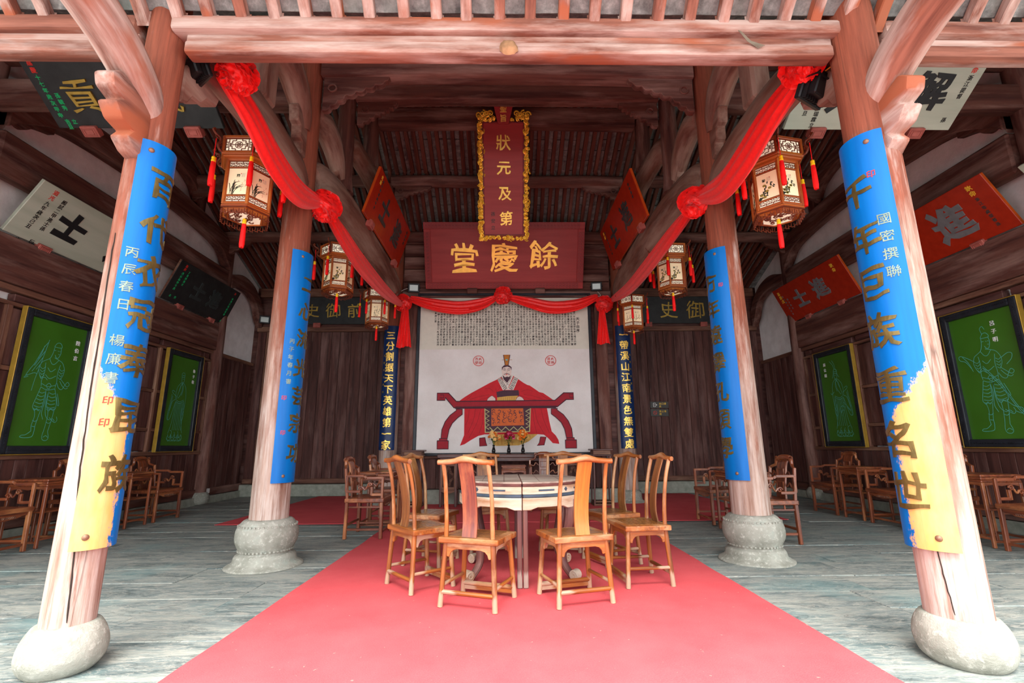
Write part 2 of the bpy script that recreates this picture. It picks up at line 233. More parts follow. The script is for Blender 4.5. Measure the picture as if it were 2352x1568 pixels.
class MB:
    """collects geometry; every vertex also carries gr = (metres along the grain, across, across)"""
    def __init__(s): s.v = []; s.f = []; s.m = []; s.g = []
    def add(s, vs, fs, gs=None, mi=0):
        o = len(s.v); vs = [Vector(v) for v in vs]; s.v += vs
        s.g += [Vector(g) for g in gs] if gs else [v.copy() for v in vs]
        s.f += [[i + o for i in f] for f in fs]; s.m += [mi] * len(fs); return s
    def box(s, c, size, R=None, ax=0, mi=0, seed=None):
        h = [d / 2 for d in size]; vs = []; gs = []; off = random.random() * 3 if seed is None else seed
        o = [ax, (ax + 1) % 3, (ax + 2) % 3]
        for x in (-1, 1):
            for y in (-1, 1):
                for z in (-1, 1):
                    l = Vector((x * h[0], y * h[1], z * h[2])); gs.append((l[o[0]] + h[o[0]] + (0 if seed == 0 else off), l[o[1]] + off, l[o[2]] + off))
                    vs.append(Vector(c) + (R @ l if R else l))
        return s.add(vs, [(0, 1, 3, 2), (4, 6, 7, 5), (0, 4, 5, 1), (2, 3, 7, 6), (0, 2, 6, 4), (1, 5, 7, 3)], gs, mi)
    def span(s, x0, x1, y0, y1, z0, z1, ax=None, mi=0):
        d = (abs(x1 - x0), abs(y1 - y0), abs(z1 - z0))
        if ax is None: ax = d.index(max(d))
        return s.box(((x0 + x1) / 2, (y0 + y1) / 2, (z0 + z1) / 2), d, None, ax, mi)
    def bar(s, p0, p1, w, h, up=(0, 0, 1), mi=0, seed=None):
        p0 = Vector(p0); p1 = Vector(p1); a = (p1 - p0); L = a.length; a = a / L; u = Vector(up)
        if abs(a.dot(u)) > 0.97: u = Vector((0, 1, 0))
        b = u.cross(a).normalized(); c = a.cross(b)
        R = Matrix((a, b, c)).transposed(); return s.box((p0 + p1) / 2, (L, w, h), R, 0, mi, seed)
    def tube(s, path, r, n=12, caps=True, mi=0, up=None, flat=1.0, seed=None):
        P = [Vector(p) for p in path]; m = len(P); R = list(r) if hasattr(r, '__len__') else [r] * m
        if len(R) != m:
            q = R; R = []
            for i in range(m):
                t = i / (m - 1) * (len(q) - 1); j = min(int(t), len(q) - 2); R.append(q[j] + (q[j + 1] - q[j]) * (t - j))
        off = random.random() * 3 if seed is None else seed
        vs = []; gs = []; fs = []; L = 0; nr = None
        for i in range(m):
            t = (P[min(i + 1, m - 1)] - P[max(i - 1, 0)]).normalized()
            if nr is None:
                nr = Vector(up) if up else Vector((0, 0, 1))
                if abs(nr.dot(t)) > 0.95: nr = Vector((1, 0, 0))
            nr = (nr - t * nr.dot(t)).normalized(); bi = t.cross(nr)
            if i: L += (P[i] - P[i - 1]).length
            for j in range(n):
                a = 2 * pi * j / n; d = nr * cos(a) + bi * sin(a) * flat
                vs.append(P[i] + d * R[i]); gs.append((L + (0 if seed == 0 else off), cos(a) * R[i] + off, sin(a) * R[i] + off))
        for i in range(m - 1):
            for j in range(n):
                k = (j + 1) % n; fs.append((i * n + j, i * n + k, (i + 1) * n + k, (i + 1) * n + j))
        if caps: fs.append(tuple(range(n - 1, -1, -1))); fs.append(tuple(range((m - 1) * n, m * n)))
        return s.add(vs, fs, gs, mi)
    def lathe(s, prof, n=24, c=(0, 0, 0), mi=0, cap=True):
        vs = []; gs = []; fs = []; c = Vector(c)
        for r, z in prof:
            for j in range(n):
                a = 2 * pi * j / n; vs.append(c + Vector((r * cos(a), r * sin(a), z))); gs.append((z, r * cos(a), r * sin(a)))
        m = len(prof)
        for i in range(m - 1):
            for j in range(n):
                k = (j + 1) % n; fs.append((i * n + j, i * n + k, (i + 1) * n + k, (i + 1) * n + j))
        if cap: fs.append(tuple(range(n - 1, -1, -1))); fs.append(tuple(range((m - 1) * n, m * n)))
        return s.add(vs, fs, gs, mi)
    def prism(s, poly, th, o=(0, 0, 0), ex=(1, 0, 0), ey=(0, 1, 0), mi=0, ax=0, center=True):
        o = Vector(o); ex = Vector(ex); ey = Vector(ey); ez = ex.cross(ey).normalized(); n = len(poly); vs = []; gs = []; off = random.random() * 3
        z0, z1 = (-th / 2, th / 2) if center else (0, th)
        for z in (z0, z1):
            for p in poly:
                vs.append(o + ex * p[0] + ey * p[1] + ez * z); gs.append((p[ax] + off, p[1 - ax] + off, z + off))
        fs = [tuple(range(n - 1, -1, -1)), tuple(range(n, 2 * n))] + [(i, (i + 1) % n, n + (i + 1) % n, n + i) for i in range(n)]
        return s.add(vs, fs, gs, mi)
    def flat(s, poly, z=0.0, mi=0):
        n = len(poly); return s.add([(p[0], p[1], z) for p in poly], [tuple(range(n))], None, mi)
    def stroke(s, pts, w, z=0.0, mi=0, smooth=4, taper=False):
        P = catmull([(p[0], p[1], 0) for p in pts], smooth) if smooth > 1 and len(pts) > 2 else [Vector((p[0], p[1], 0)) for p in pts]
        vs = []; m = len(P)
        for i in range(m):
            t = (P[min(i + 1, m - 1)] - P[max(i - 1, 0)])
            if t.length < 1e-9: t = Vector((1, 0, 0))
            t.normalize(); nn = Vector((-t.y, t.x, 0)) * (w / 2) * ((0.15 + 0.85 * sin(pi * min(1, (i + 0.3) / m))) if taper else 1)
            vs += [P[i] - nn + Vector((0, 0, z)), P[i] + nn + Vector((0, 0, z))]
        return s.add(vs, [(2 * i, 2 * i + 2, 2 * i + 3, 2 * i + 1) for i in range(m - 1)], None, mi)
    def xf(s, M):
        s.v = [M @ v for v in s.v]; return s
    def join(s, o, M=None, mi=0):
        return s.add([M @ v for v in o.v] if M else o.v, o.f, o.g, mi) if len(set(o.m)) <= 1 else s._j(o, M)
    def _j(s, o, M):
        k = len(s.v); s.v += [M @ v for v in o.v] if M else list(o.v); s.g += o.g; s.f += [[i + k for i in f] for f in o.f]; s.m += o.m; return s
    def mesh(s, name, mats, smooth=None, bevel=0.0, seg=1):
        me = bpy.data.meshes.new(name); me.from_pydata([tuple(v) for v in s.v], [], s.f)
        a = me.attributes.new('gr', 'FLOAT_VECTOR', 'POINT'); a.data.foreach_set('vector', [c for g in s.g for c in g])
        if isinstance(mats, str): mats = [mats]
        for x in mats: me.materials.append(MATS[x])
        if len(mats) > 1: me.polygons.foreach_set('material_index', s.m)
        if bevel or smooth is not None:
            if bevel:
                bm = bmesh.new(); bm.from_mesh(me)
                ed = [e for e in bm.edges if len(e.link_faces) == 2 and e.calc_face_angle(0) > 0.5]
                bmesh.ops.bevel(bm, geom=ed, offset=bevel, segments=seg, affect='EDGES', profile=0.5, clamp_overlap=True)
                bm.to_mesh(me); bm.free()
            if smooth is not None:
                me.polygons.foreach_set('use_smooth', [True] * len(me.polygons)); me.set_sharp_from_angle(angle=radians(smooth))
        me.update(); return me
    def build(s, name, mats, parent=None, smooth=None, bevel=0.0, seg=1, recenter=True):
        if parent is None and recenter and s.v:
            lo = Vector((min(v.x for v in s.v), min(v.y for v in s.v), min(v.z for v in s.v))); hi = Vector((max(v.x for v in s.v), max(v.y for v in s.v), max(v.z for v in s.v)))
            o = Vector(((lo.x + hi.x) / 2, (lo.y + hi.y) / 2, lo.z)); s.v = [v - o for v in s.v]
        else: o = Vector((0, 0, 0))
        ob = bpy.data.objects.new(name, s.mesh(name, mats, smooth, bevel, seg)); COL.objects.link(ob); ob.location = o
        if parent is not None: ob.parent = parent
        return ob

def tag(o, label=None, cat=None, group=None, kind=None):
    if label: o['label'] = label
    if cat: o['category'] = cat
    if group: o['group'] = group
    if kind: o['kind'] = kind
    return o
def structure(o): o['kind'] = 'structure'; return o
def thing(name, label, cat, loc=(0, 0, 0), rz=0.0, group=None, M=None):
    o = bpy.data.objects.new(name, None); COL.objects.link(o); o.empty_display_size = 0.1
    if M is not None: o.matrix_world = M
    else: o.location = loc; o.rotation_euler = (0, 0, rz)
    return tag(o, label, cat, group)
def put(name, me, parent, loc=(0, 0, 0), rot=(0, 0, 0)):
    o = bpy.data.objects.new(name, me); COL.objects.link(o); o.parent = parent; o.location = loc; o.rotation_euler = rot; return o
def kids(o): return [c for c in bpy.data.objects if c.parent == o]
def copy_tree(o, parent=None, cmap=None):
    if cmap is None:
        cmap = {}
        for c in bpy.data.objects:
            if c.parent: cmap.setdefault(c.parent.name, []).append(c)
    c = o.copy(); COL.objects.link(c); c.parent = parent
    for ch in cmap.get(o.name, []): copy_tree(ch, c, cmap)
    return c
def frame(o, ex, ey):
    ex = Vector(ex).normalized(); ey = Vector(ey).normalized(); ez = ex.cross(ey).normalized(); ey = ez.cross(ex)
    return Matrix(((ex.x, ey.x, ez.x, o[0]), (ex.y, ey.y, ez.y, o[1]), (ex.z, ey.z, ez.z, o[2]), (0, 0, 0, 1)))

# ------------------------------------------------------------------ lettering (Blender's own font)
_GL = {}
_tc = bpy.data.curves.new('lettering', 'FONT'); _to = bpy.data.objects.new('lettering', _tc)
_ts = bpy.data.scenes.new('lettering'); _ts.collection.objects.link(_to)      # a scratch scene, removed at the end
def glyph(ch, weight=0.0, res=2, solid=True, cut=False):
    key = (ch, weight, res, solid, cut)
    if key not in _GL:
        _tc.body = ch; _tc.size = 1.0; _tc.offset = 0.0 if solid else weight; _tc.bevel_depth = weight if solid else 0.0; _tc.bevel_resolution = 0
        _tc.extrude = 0.5 - weight if solid else 0.0; _tc.resolution_u = res
        _ts.view_layers[0].update(); dg = _ts.view_layers[0].depsgraph
        me = bpy.data.meshes.new_from_object(_to.evaluated_get(dg), depsgraph=dg)
        if cut:                                   # slice into narrow strips so that the strokes can bend round a column
            bm = bmesh.new(); bm.from_mesh(me)
            for i in range(1, 12): bmesh.ops.bisect_plane(bm, geom=bm.verts[:] + bm.edges[:] + bm.faces[:], plane_co=(i / 12, 0, 0), plane_no=(1, 0, 0))
            bm.to_mesh(me); bm.free()
        vs = [v.co.copy() for v in me.vertices]
        for v in vs: v.x -= 0.5; v.y -= 0.383
        if max(max(abs(v.x), abs(v.y)) for v in vs) > 0.62 and weight: bpy.data.meshes.remove(me); _GL[key] = glyph(ch, 0.0, res, solid, cut); return _GL[key]
        _GL[key] = (vs, [tuple(p.vertices) for p in me.polygons]); bpy.data.meshes.remove(me)
    return _GL[key]
def letter(mb, ch, x, y, size, z=0.0, depth=0.01, weight=0.0, brush=0.0, slant=0.0, mi=0, fn=None, res=2, sx=1.0, rot=0.0):
    """brush: uneven, hand-written wobble of the strokes; fn maps the flat point onto the board"""
    vs, fs = glyph(ch, weight, res, depth > 0, fn is not None); out = []; sd = (ord(ch) % 89) * 0.37; cr, sr = cos(rot), sin(rot)
    for v in vs:
        q = Vector((v.x, v.y, 0))
        if brush:
            p0 = q * 2.6 + Vector((sd, 0.31, 0.17)); dx = noise.noise(p0); dy = noise.noise(p0 + Vector((3.7, 8.1, 0))); q.x += dx * brush * 1.2; q.y += dy * brush * 1.2
        q.y += slant * q.x; q = Vector((q.x * cr - q.y * sr, q.x * sr + q.y * cr, 0))
        p = Vector((x + q.x * size * sx, y + q.y * size, z + (v.z + 0.5) * depth)); out.append(fn(p) if fn else p)
    mb.add(out, fs, None, mi); return mb

# ================================================================== THE SETTING
XL, XR = -6.70, 6.82            # inner faces of the side walls' woodwork
YF, YM, YB, YW = 3.02, 5.40, 10.60, 12.60   # column rows and back wall
# ---- floor
fl = structure(MB().span(-7.1, 7.2, -9, 13, -0.16, -0.03, 0).build('floor', 'mortar'))
rs = random.Random(3); y = 1.2
while y < 12.5:
    d = rs.uniform(0.38, 0.52)
    for (xa, xb) in ((-6.68, -1.62), (1.70, 6.80)):
        x = xa; sgn = 1
        while x < xb - 0.05:
            L = min(rs.uniform(0.95, 1.9), xb - x)
            if xb - (x + L) < 0.5: L = xb - x
            dz = rs.uniform(-0.004, 0.004)
            if y > 8.3 and -4.3 < x and x + L < 4.2: x += L; continue
            j = lambda: rs.uniform(-0.008, 0.008)
            q = [(x + 0.001 + j(), y + 0.001 + j()), (x + L - 0.001 + j(), y + 0.001 + j()), (x + L - 0.001 + j(), y + d - 0.001 + j()), (x + 0.001 + j(), y + d - 0.001 + j())]
            vs = [(a, b, -0.031 - fl.location.z) for a, b in q] + [(a, b, dz - fl.location.z) for a, b in q]
            vs = [(v[0] - fl.location.x, v[1] - fl.location.y, v[2]) for v in vs]
            MB().add(vs, [(3, 2, 1, 0), (4, 5, 6, 7), (0, 1, 5, 4), (1, 2, 6, 5), (2, 3, 7, 6), (3, 0, 4, 7)], [(a + x * 0.31, b + y * 1.7, 0) for a, b in q] * 2).build('stone_slab', 'slab_stone', fl, bevel=0.005)
            x += L
    y += d
# ---- carpets
def carpet(name, label, x0, x1, y0, y1, z):
    mb = MB(); n = 60; m = 14; vs = []; fs = []
    for i in range(n + 1):
        t = i / n; w0 = x0 + 0.012 * noise.noise(Vector((t * 14, 1, 3))); w1 = x1 + 0.012 * noise.noise(Vector((t * 14, 5, 3)))
        for k in range(m + 1):
            u = k / m; vs.append((w0 + (w1 - w0) * u, y0 + (y1 - y0) * t, z + 0.002 * noise.noise(Vector((u * 9, t * 22, 0)))))
    for i in range(n):
        for k in range(m): a = i * (m + 1) + k; fs.append((a, a + 1, a + m + 2, a + m + 1))
    b = len(vs)
    edge = [k for k in range(m + 1)] + [i * (m + 1) + m for i in range(1, n + 1)] + [n * (m + 1) + k for k in range(m - 1, -1, -1)] + [i * (m + 1) for i in range(n - 1, 0, -1)]
    vs += [(vs[e][0], vs[e][1], z - 0.007) for e in edge]
    for i in range(len(edge)): j = (i + 1) % len(edge); fs.append((edge[j], edge[i], b + i, b + j))
    mb.add(vs, fs); return tag(mb.build(name, 'carpet_red', smooth=40), label, 'carpet')
carpet('carpet_runner', 'long red carpet running from the open front under the round table', -1.88, 1.95, -1.5, 8.1, 0.009)
carpet('carpet', 'wide red carpet laid crosswise before the painted banner screen', -4.62, 4.45, 8.0, 12.3, 0.018)
# ---- roof
RL = [(1.1, 5.02), (3.0, 5.40), (5.4, 6.44), (6.7, 7.06), (8.0, 7.56), (9.3, 6.99), (10.6, 6.25), (12.9, 5.36)]
rf = MB()
for (ya, za), (yb, zb) in zip(RL[:-1], RL[1:]):
    rf.add([(-7.2, ya, za + .05), (7.3, ya, za + .05), (7.3, yb, zb + .05), (-7.2, yb, zb + .05), (-7.2, ya, za + .2), (7.3, ya, za + .2), (7.3, yb, zb + .2), (-7.2, yb, zb + .2)], [(3, 2, 1, 0), (4, 5, 6, 7), (0, 1, 5, 4), (1, 2, 6, 5), (2, 3, 7, 6), (3, 0, 4, 7)])
ceiling = structure(rf.build('ceiling', 'roof_tile', recenter=False))
rmesh = {}
def inner_rafters():
    step = 0.158; n = int(13.3 / step); tiles = MB(); rr = random.Random(5); near = None
    for k, ((ya, za), (yb, zb)) in enumerate(((RL[4], RL[5]), (RL[5], RL[6]), (RL[6], (12.62, 5.47)))):
        L = sqrt((yb - ya) ** 2 + (zb - za) ** 2); mb = MB(); ang = atan2(zb - za, yb - ya)
        mb.bar((0, 0, 0), (0, L, 0), 0.078, 0.085, seed=0.3); me = mb.mesh('rafter', 'rafter_timber', bevel=0.006)
        for i in range(n + 1):
            x = -6.62 + i * step + rr.uniform(-0.012, 0.012)
            put('rafter', me, ceiling, (x, ya, za - 0.055), (ang, 0, rr.uniform(-0.006, 0.006)))
        # grey bricks laid across the rafters
        m = int(L / 0.21); R = Matrix.Rotation(ang, 3, 'X')
        for i in range(n):
            x = -6.62 + (i + 0.5) * step
            for q in range(m):
                yy = (q + 0.5 + rr.uniform(-.06, .06)) * L / m; dz = rr.uniform(0.0, 0.018)
                p = Vector((x, ya, za)) + R @ Vector((0, yy, 0.012 + dz))
                if k == 0 and abs(x) < 2.5:           # the bricks that show largest are pieces of their own
                    if near is None: near = [MB().box((0, 0, 0), (step * 0.98, L / m * 0.96, 0.03), None, 0, 0, 1.7 * w_).mesh('roof_brick', 'roof_tile') for w_ in range(1, 7)]
                    put('roof_brick', rr.choice(near), ceiling, p, (ang, 0, 0))
                else: tiles.box(p, (step * 0.98, L / m * 0.96, 0.03), R)
    t = tiles.build('roof_brick', 'roof_tile', ceiling); t['kind'] = 'stuff'
inner_rafters()
# ---- porch: arched rafters with grey tiles above, outside the front lintel
def porch_ceiling():
    prof = catmull([(0, 2.93, 4.165), (0, 2.80, 4.29), (0, 2.6, 4.42), (0, 2.3, 4.53), (0, 1.9, 4.58), (0, 1.5, 4.55), (0, 1.15, 4.46)], 4)
    w, h = 0.078, 0.11; vs = []; fs = []; gs = []
    for i, p in enumerate(prof):
        for sx, hz in ((-1, 0), (1, 0), (1, 1), (-1, 1)): vs.append((sx * w / 2, p.y, p.z + hz * h)); gs.append((i * 0.1, sx * w / 2, hz * h))
    for i in range(len(prof) - 1):
        for j in range(4): k = (j + 1) % 4; fs.append((i * 4 + j, i * 4 + k, i * 4 + 4 + k, i * 4 + 4 + j))
    fs += [(0, 1, 2, 3), (len(vs) - 1, len(vs) - 2, len(vs) - 3, len(vs) - 4)]
    me = MB().add(vs, fs, gs).mesh('porch_rafter', 'outer_timber', bevel=0.008)
    step = 0.232; n = 58; rr = random.Random(8)
    for i in range(n): put('porch_rafter', me, ceiling, (-6.6 + i * step + rr.uniform(-.012, .012), rr.uniform(-0.015, 0.015), 0))
    tmesh = []
    for i in range(0, len(prof) - 2, 3):
        a = prof[i]; b = prof[min(i + 3, len(prof) - 1)]; d = b - a; ang = atan2(d.z, d.y) - pi
        tmesh.append((MB().box((0, 0, 0), (step * 0.97, d.length * 1.03, 0.035)).mesh('roof_tile', 'roof_tile', bevel=0.004), (a + b) / 2 + Vector((0, 0, h + 0.02)), ang))
    for i in range(n - 1):
        for me2, c, ang in tmesh[:4]:
            put('roof_tile', me2, ceiling, (-6.6 + (i + 0.5) * step, c.y, c.z + rr.uniform(0, 0.012)), (ang + rr.uniform(-.03, .03), rr.uniform(-.03, .03), 0))
porch_ceiling()
# ---- side walls
gable = [(1.2, 0), (12.78, 0), (12.78, 5.40)] + [(a, b + 0.06) for a, b in reversed(RL[1:-1])] + [(1.2, 5.0)]
WALLS = {}
def side_wall(s):
    side = 'left' if s < 0 else 'right'; X = XL if s < 0 else XR
    out = lambda d: X + s * d                                   # d>0 further outside
    w = structure(MB().prism(gable, 0.22, (out(0.21), 0, 0), (0, 1, 0), (0, 0, 1)).build('wall_' + side, 'plaster', recenter=False)); WALLS[s] = w
    def sp(name, mat, d0, d1, y0, y1, z0, z1, ax, bev=0.006): return MB().span(min(out(-d0), out(-d1)), max(out(-d0), out(-d1)), y0, y1, z0, z1, ax).build(name, mat, w, bevel=bev)
    # wainscot: sill, planks, rails, stiles and panels between the wall columns
    sp('sill', 'kerb_stone', -0.08, 0.10, 3.2, 12.5, 0.0, 0.16, 1); sp('sill_rail', 'inner_timber', -0.08, 0.06, 3.2, 12.5, 0.17, 0.33, 1)
    rr = random.Random(11 if s < 0 else 12); y = 5.5
    while y < 12.45:
        d = rr.uniform(0.17, 0.25); y1 = min(y + d, 12.47); hi = 1.06 if y < 10.7 else 3.28
        sp('plank', 'panel_timber', -0.08 + rr.uniform(0, 0.006), 0.03, y + 0.004, y1 - 0.004, 0.33, hi, 2, 0.004); y = y1
    sp('rail', 'trim_timber', -0.08, 0.065, 5.5, 10.75, 1.06, 1.13, 1); sp('rail', 'trim_timber', -0.08, 0.07, 5.5, 12.47, 3.26, 3.34, 1)
    sp('rail', 'trim_timber', -0.08, 0.05, 5.5, 10.75, 3.08, 3.13, 1)
    ys = [5.52, 6.06, 6.24, 7.62, 7.80, 8.42, 8.60, 9.12, 10.42, 10.70]
    if s > 0: ys = [5.52, 6.16, 7.50, 7.72, 8.36, 8.58, 9.10, 10.42, 10.70]
    for a in ys: sp('stile', 'trim_timber', -0.08, 0.055, a - 0.035, a + 0.035, 1.13, 3.08, 2)
    for a, b in zip(ys[:-1], ys[1:]):
        if b - a < 0.2: sp('panel', 'panel_timber', -0.08, 0.0, a + 0.03, b - 0.03, 1.13, 3.08, 2); continue
        for z0, z1 in ((1.15, 1.50), (1.56, 2.22), (2.28, 3.06)):
            sp('panel', 'panel_timber', -0.08, 0.02, a + 0.045, b - 0.045, z0, z1, 2, 0.012)
        for z in (1.53, 2.25): sp('rail', 'trim_timber', -0.08, 0.04, a + 0.035, b - 0.035, z - 0.03, z + 0.03, 1)
        sp('panel', 'panel_timber', -0.08, 0.025, a + 0.05, b - 0.05, 3.14, 3.25, 1, 0.008)
    return w, out
def side_frame(s):
    w, out = side_wall(s); nm = 'left' if s < 0 else 'right'; X = XL if s < 0 else XR; where = 'green warrior pictures on the %s' % ('dark-board side' if s < 0 else 'red-board side')
    side_txt = 'black and white plaques' if s < 0 else 'two red plaques'
    def beamY(name, lo, hi, th, d, label, mat='inner_timber', cat='beam', wavy=False):
        poly = [(p.x, p.y) for p in catmull([(a, b, 0) for a, b in lo], 6)] + [(p.x, p.y) for p in catmull([(a, b, 0) for a, b in hi], 6)][::-1]
        o = MB().prism(poly, th, (X - s * d, 0, 0), (0, 1, 0), (0, 0, 1)).build(name, mat, smooth=35, bevel=0.02); return tag(o, label, cat)
    tag(MB().span(min(X, X - s * 0.12), max(X, X - s * 0.12), 5.55, 10.72, 3.345, 3.96, 1).build('tie_board', 'inner_timber', bevel=0.012), 'broad dark timber board under the %s' % side_txt, 'beam')
    tag(MB().span(min(X, X - s * 0.2), max(X, X - s * 0.2), 5.55, 10.72, 4.65, 5.24, 1).build('tie_beam', 'inner_timber', bevel=0.03), 'straight tie beam on white plaster above the %s' % side_txt, 'beam')
    beamY('moon_beam', [(5.56, 5.28), (5.75, 5.44), (6.3, 5.72), (7.2, 5.82), (8.1, 5.84), (9.2, 5.80), (10.2, 5.66), (10.56, 5.42), (10.72, 5.25)], [(5.56, 5.86), (6.2, 6.12), (7.2, 6.2), (8.1, 6.22), (9.2, 6.17), (10.2, 6.05), (10.72, 5.86)], 0.22, 0.11, 'long curved moon beam on white plaster over the %s' % side_txt)
    beamY('moon_beam', [(6.62, 6.40), (6.85, 6.56), (7.4, 6.72), (8.05, 6.76), (8.7, 6.71), (9.15, 6.55), (9.36, 6.32)], [(6.62, 6.82), (7.2, 7.02), (8.05, 7.08), (8.8, 7.0), (9.36, 6.78)], 0.2, 0.10, 'short upper curved beam under the roof above the %s' % side_txt)
    beamY('moon_beam', [(10.9, 4.86), (11.3, 5.02), (11.75, 5.0), (12.1, 4.82), (12.3, 4.5), (12.5, 4.28)], [(10.9, 5.22), (11.4, 5.36), (11.9, 5.28), (12.3, 5.0), (12.5, 4.72)], 0.18, 0.09, 'hooked curved beam at the back corner beyond the %s' % side_txt)
    # jagged plank ends of the brackets under the long beam
    beamY('bracket', [(5.56, 4.98 + .25), (5.62, 5.42), (5.80, 5.40), (5.95, 5.52), (6.2, 5.60)], [(5.56, 5.6), (5.8, 5.62), (6.2, 5.74)], 0.1, 0.12, 'carved bracket where the long curved beam meets the column, %s' % ('black-plaque side' if s < 0 else 'red-plaque side'), cat='bracket')
    for y0, z0, z1, t in ((9.5, 6.12, 6.72, 'nearer the back wall'), (6.55, 6.12, 6.8, 'nearer the open front'), (8.03, 7.06, 7.36, 'under the ridge')):
        tag(MB().span(min(X, X - s * 0.2), max(X, X - s * 0.2), y0 - 0.1, y0 + 0.1, z0, z1, 2).build('short_post', 'inner_timber', bevel=0.02), 'short post on the curved beam %s, above the %s' % (t, side_txt), 'post')
    # wall columns
    for yc, r, t in ((YM, 0.15, 'beside the open front bay'), (10.84, 0.14, 'near the back corner')):
        zt = 6.1 if yc < 8 else 5.95
        mb = MB(); mb.tube([(X - s * 0.05, yc, 0.26 + i * (zt - 0.26) / 14) for i in range(15)], [r, r * 0.98, r * 0.9], 20, seed=0)
        tag(mb.build('wall_column', 'inner_timber', smooth=40), 'slim dark column half set in the side wall %s, %s' % (t, 'black-plaque side' if s < 0 else 'red-plaque side'), 'column')
        tag(MB().lathe([(r * 0.95, 0), (r * 1.35, 0.04), (r * 1.6, 0.12), (r * 1.45, 0.2), (r * 1.1, 0.262)], 22, (X - s * 0.05, yc, 0.0)).build('column_base_stone', 'base_stone', smooth=50), 'small round stone under the slim wall column %s, %s' % (t, 'black-plaque side' if s < 0 else 'red-plaque side'), 'column base')
for s in (-1, 1): side_frame(s)
# ---- back wall of the two side bays
wb = structure(MB().span(-6.95, 7.05, 12.64, 12.85, 0, 5.45, 0).build('wall_back', 'panel_timber', recenter=False))
structure(MB().span(-6.68, 6.8, 12.42, 12.66, 0.0, 0.29, 0).build('baseboard_back', 'kerb_stone', bevel=0.015))
rr = random.Random(21)
for xa, xb in ((-6.66, -2.4), (2.4, 6.78)):
    x = xa
    while x < xb - 0.02:
        d = min(rr.uniform(0.2, 0.3), xb - x); MB().span(x + 0.003, x + d - 0.003, 12.58 + rr.uniform(0, 0.008), 12.66, 0.30, 4.22, 2).build('plank', 'panel_timber', wb, bevel=0.004); x += d
    for z0, z1, d in ((0.30, 0.42, .05), (4.20, 4.34, .10), (5.16, 5.40, .12)): MB().span(xa, xb, 12.64 - d - .03, 12.66, z0, z1, 0).build('rail', 'trim_timber', wb, bevel=0.01)
    MB().span(xa, xb, 12.60, 12.66, 4.34, 5.17, 0).build('panel', 'panel_timber', wb)
    sg = -1 if xa < 0 else 1
    for xs in (sg * 6.35, sg * 5.62, sg * 2.75): MB().span(xs - .05, xs + .05, 12.53, 12.66, 0.30, 4.22, 2).build('stile', 'trim_timber', wb, bevel=0.01)
# ---- screen wall between the back columns
ws = structure(MB().span(-2.42, 2.40, 10.66, 10.76, 0.3, 6.2, 0).build('wall_screen', 'panel_timber', recenter=False))
structure(MB().span(-2.40, 2.38, 10.46, 10.78, 0.0, 0.30, 0).build('baseboard_screen', 'kerb_stone', bevel=0.015))
x = -2.4
while x < 2.36:
    d = min(rr.uniform(0.24, 0.36), 2.38 - x); MB().span(x + .003, x + d - .003, 10.60 + rr.uniform(0, .006), 10.67, 0.31, 1.0, 2).build('plank', 'panel_timber', ws, bevel=0.004); x += d
for i in range(5): MB().span(-2.4, 2.38, 10.60 + rr.uniform(0, .01), 10.67, 4.62 + i * 0.31, 4.915 + i * 0.31, 0).build('plank', 'inner_timber', ws, bevel=0.006)
for xs in (-2.16, 2.12): MB().span(xs - .13, xs + .13, 10.52, 10.67, 0.31, 4.55, 2).build('stile', 'inner_timber', ws, bevel=0.012)
MB().span(-2.4, 2.38, 10.50, 10.67, 4.50, 4.66, 0).build('rail', 'inner_timber', ws, bevel=0.012); MB().span(-2.4, 2.38, 10.54, 10.67, 0.93, 1.03, 0).build('rail', 'trim_timber', ws, bevel=0.01)

# ================================================================== COLUMNS AND BEAMS
def column(x, y, z0, z1, r0, r1, label, mat, stone=None, name='timber_column'):
    mb = MB(); n = 34; m = 40; vs = []; gs = []; fs = []; sd = x * 3.1 + y
    for i in range(m + 1):
        t = i / m; z = z0 + (z1 - z0) * t; r = r0 + (r1 - r0) * t
        for j in range(n):
            a = 2 * pi * j / n; rr_ = r * (1 + 0.018 * noise.noise(Vector((cos(a) * 1.3 + sd, sin(a) * 1.3, z * 0.9))) + 0.010 * noise.noise(Vector((cos(a) * 5 + sd, sin(a) * 5, z * 0.7))))
            vs.append((rr_ * cos(a), rr_ * sin(a), z - z0)); gs.append((z, r * cos(a) + sd, r * sin(a)))
    for i in range(m):
        for j in range(n): k = (j + 1) % n; fs.append((i * n + j, i * n + k, (i + 1) * n + k, (i + 1) * n + j))
    fs += [tuple(range(n - 1, -1, -1)), tuple(range(m * n, (m + 1) * n))]
    o = mb.add(vs, fs, gs).build(name, mat, smooth=50, recenter=False); o.location = (x, y, z0)
    tag(o, label, 'column'); return o
def stone_base(x, y, prof, label, ring=None):
    mb = MB(); P = catmull([(r, 0, z) for r, z in prof], 4); mb.lathe([(p.x, p.z) for p in P], 40)
    for v in mb.v:
        d = 1 + 0.015 * noise.noise(Vector((v.x * 6 + x, v.y * 6 + y, v.z * 6))); v.x *= d; v.y *= d
    if ring:
        for rr_, zz in ring:
            for j in range(44): a = 2 * pi * j / 44; mb.box((rr_ * cos(a), rr_ * sin(a), zz), (0.018, 0.018, 0.016), Matrix.Rotation(a, 3, 'Z'))
    o = mb.build('column_base_stone', 'base_stone', smooth=60, recenter=False); o.location = (x, y, 0); return tag(o, label, 'column base')
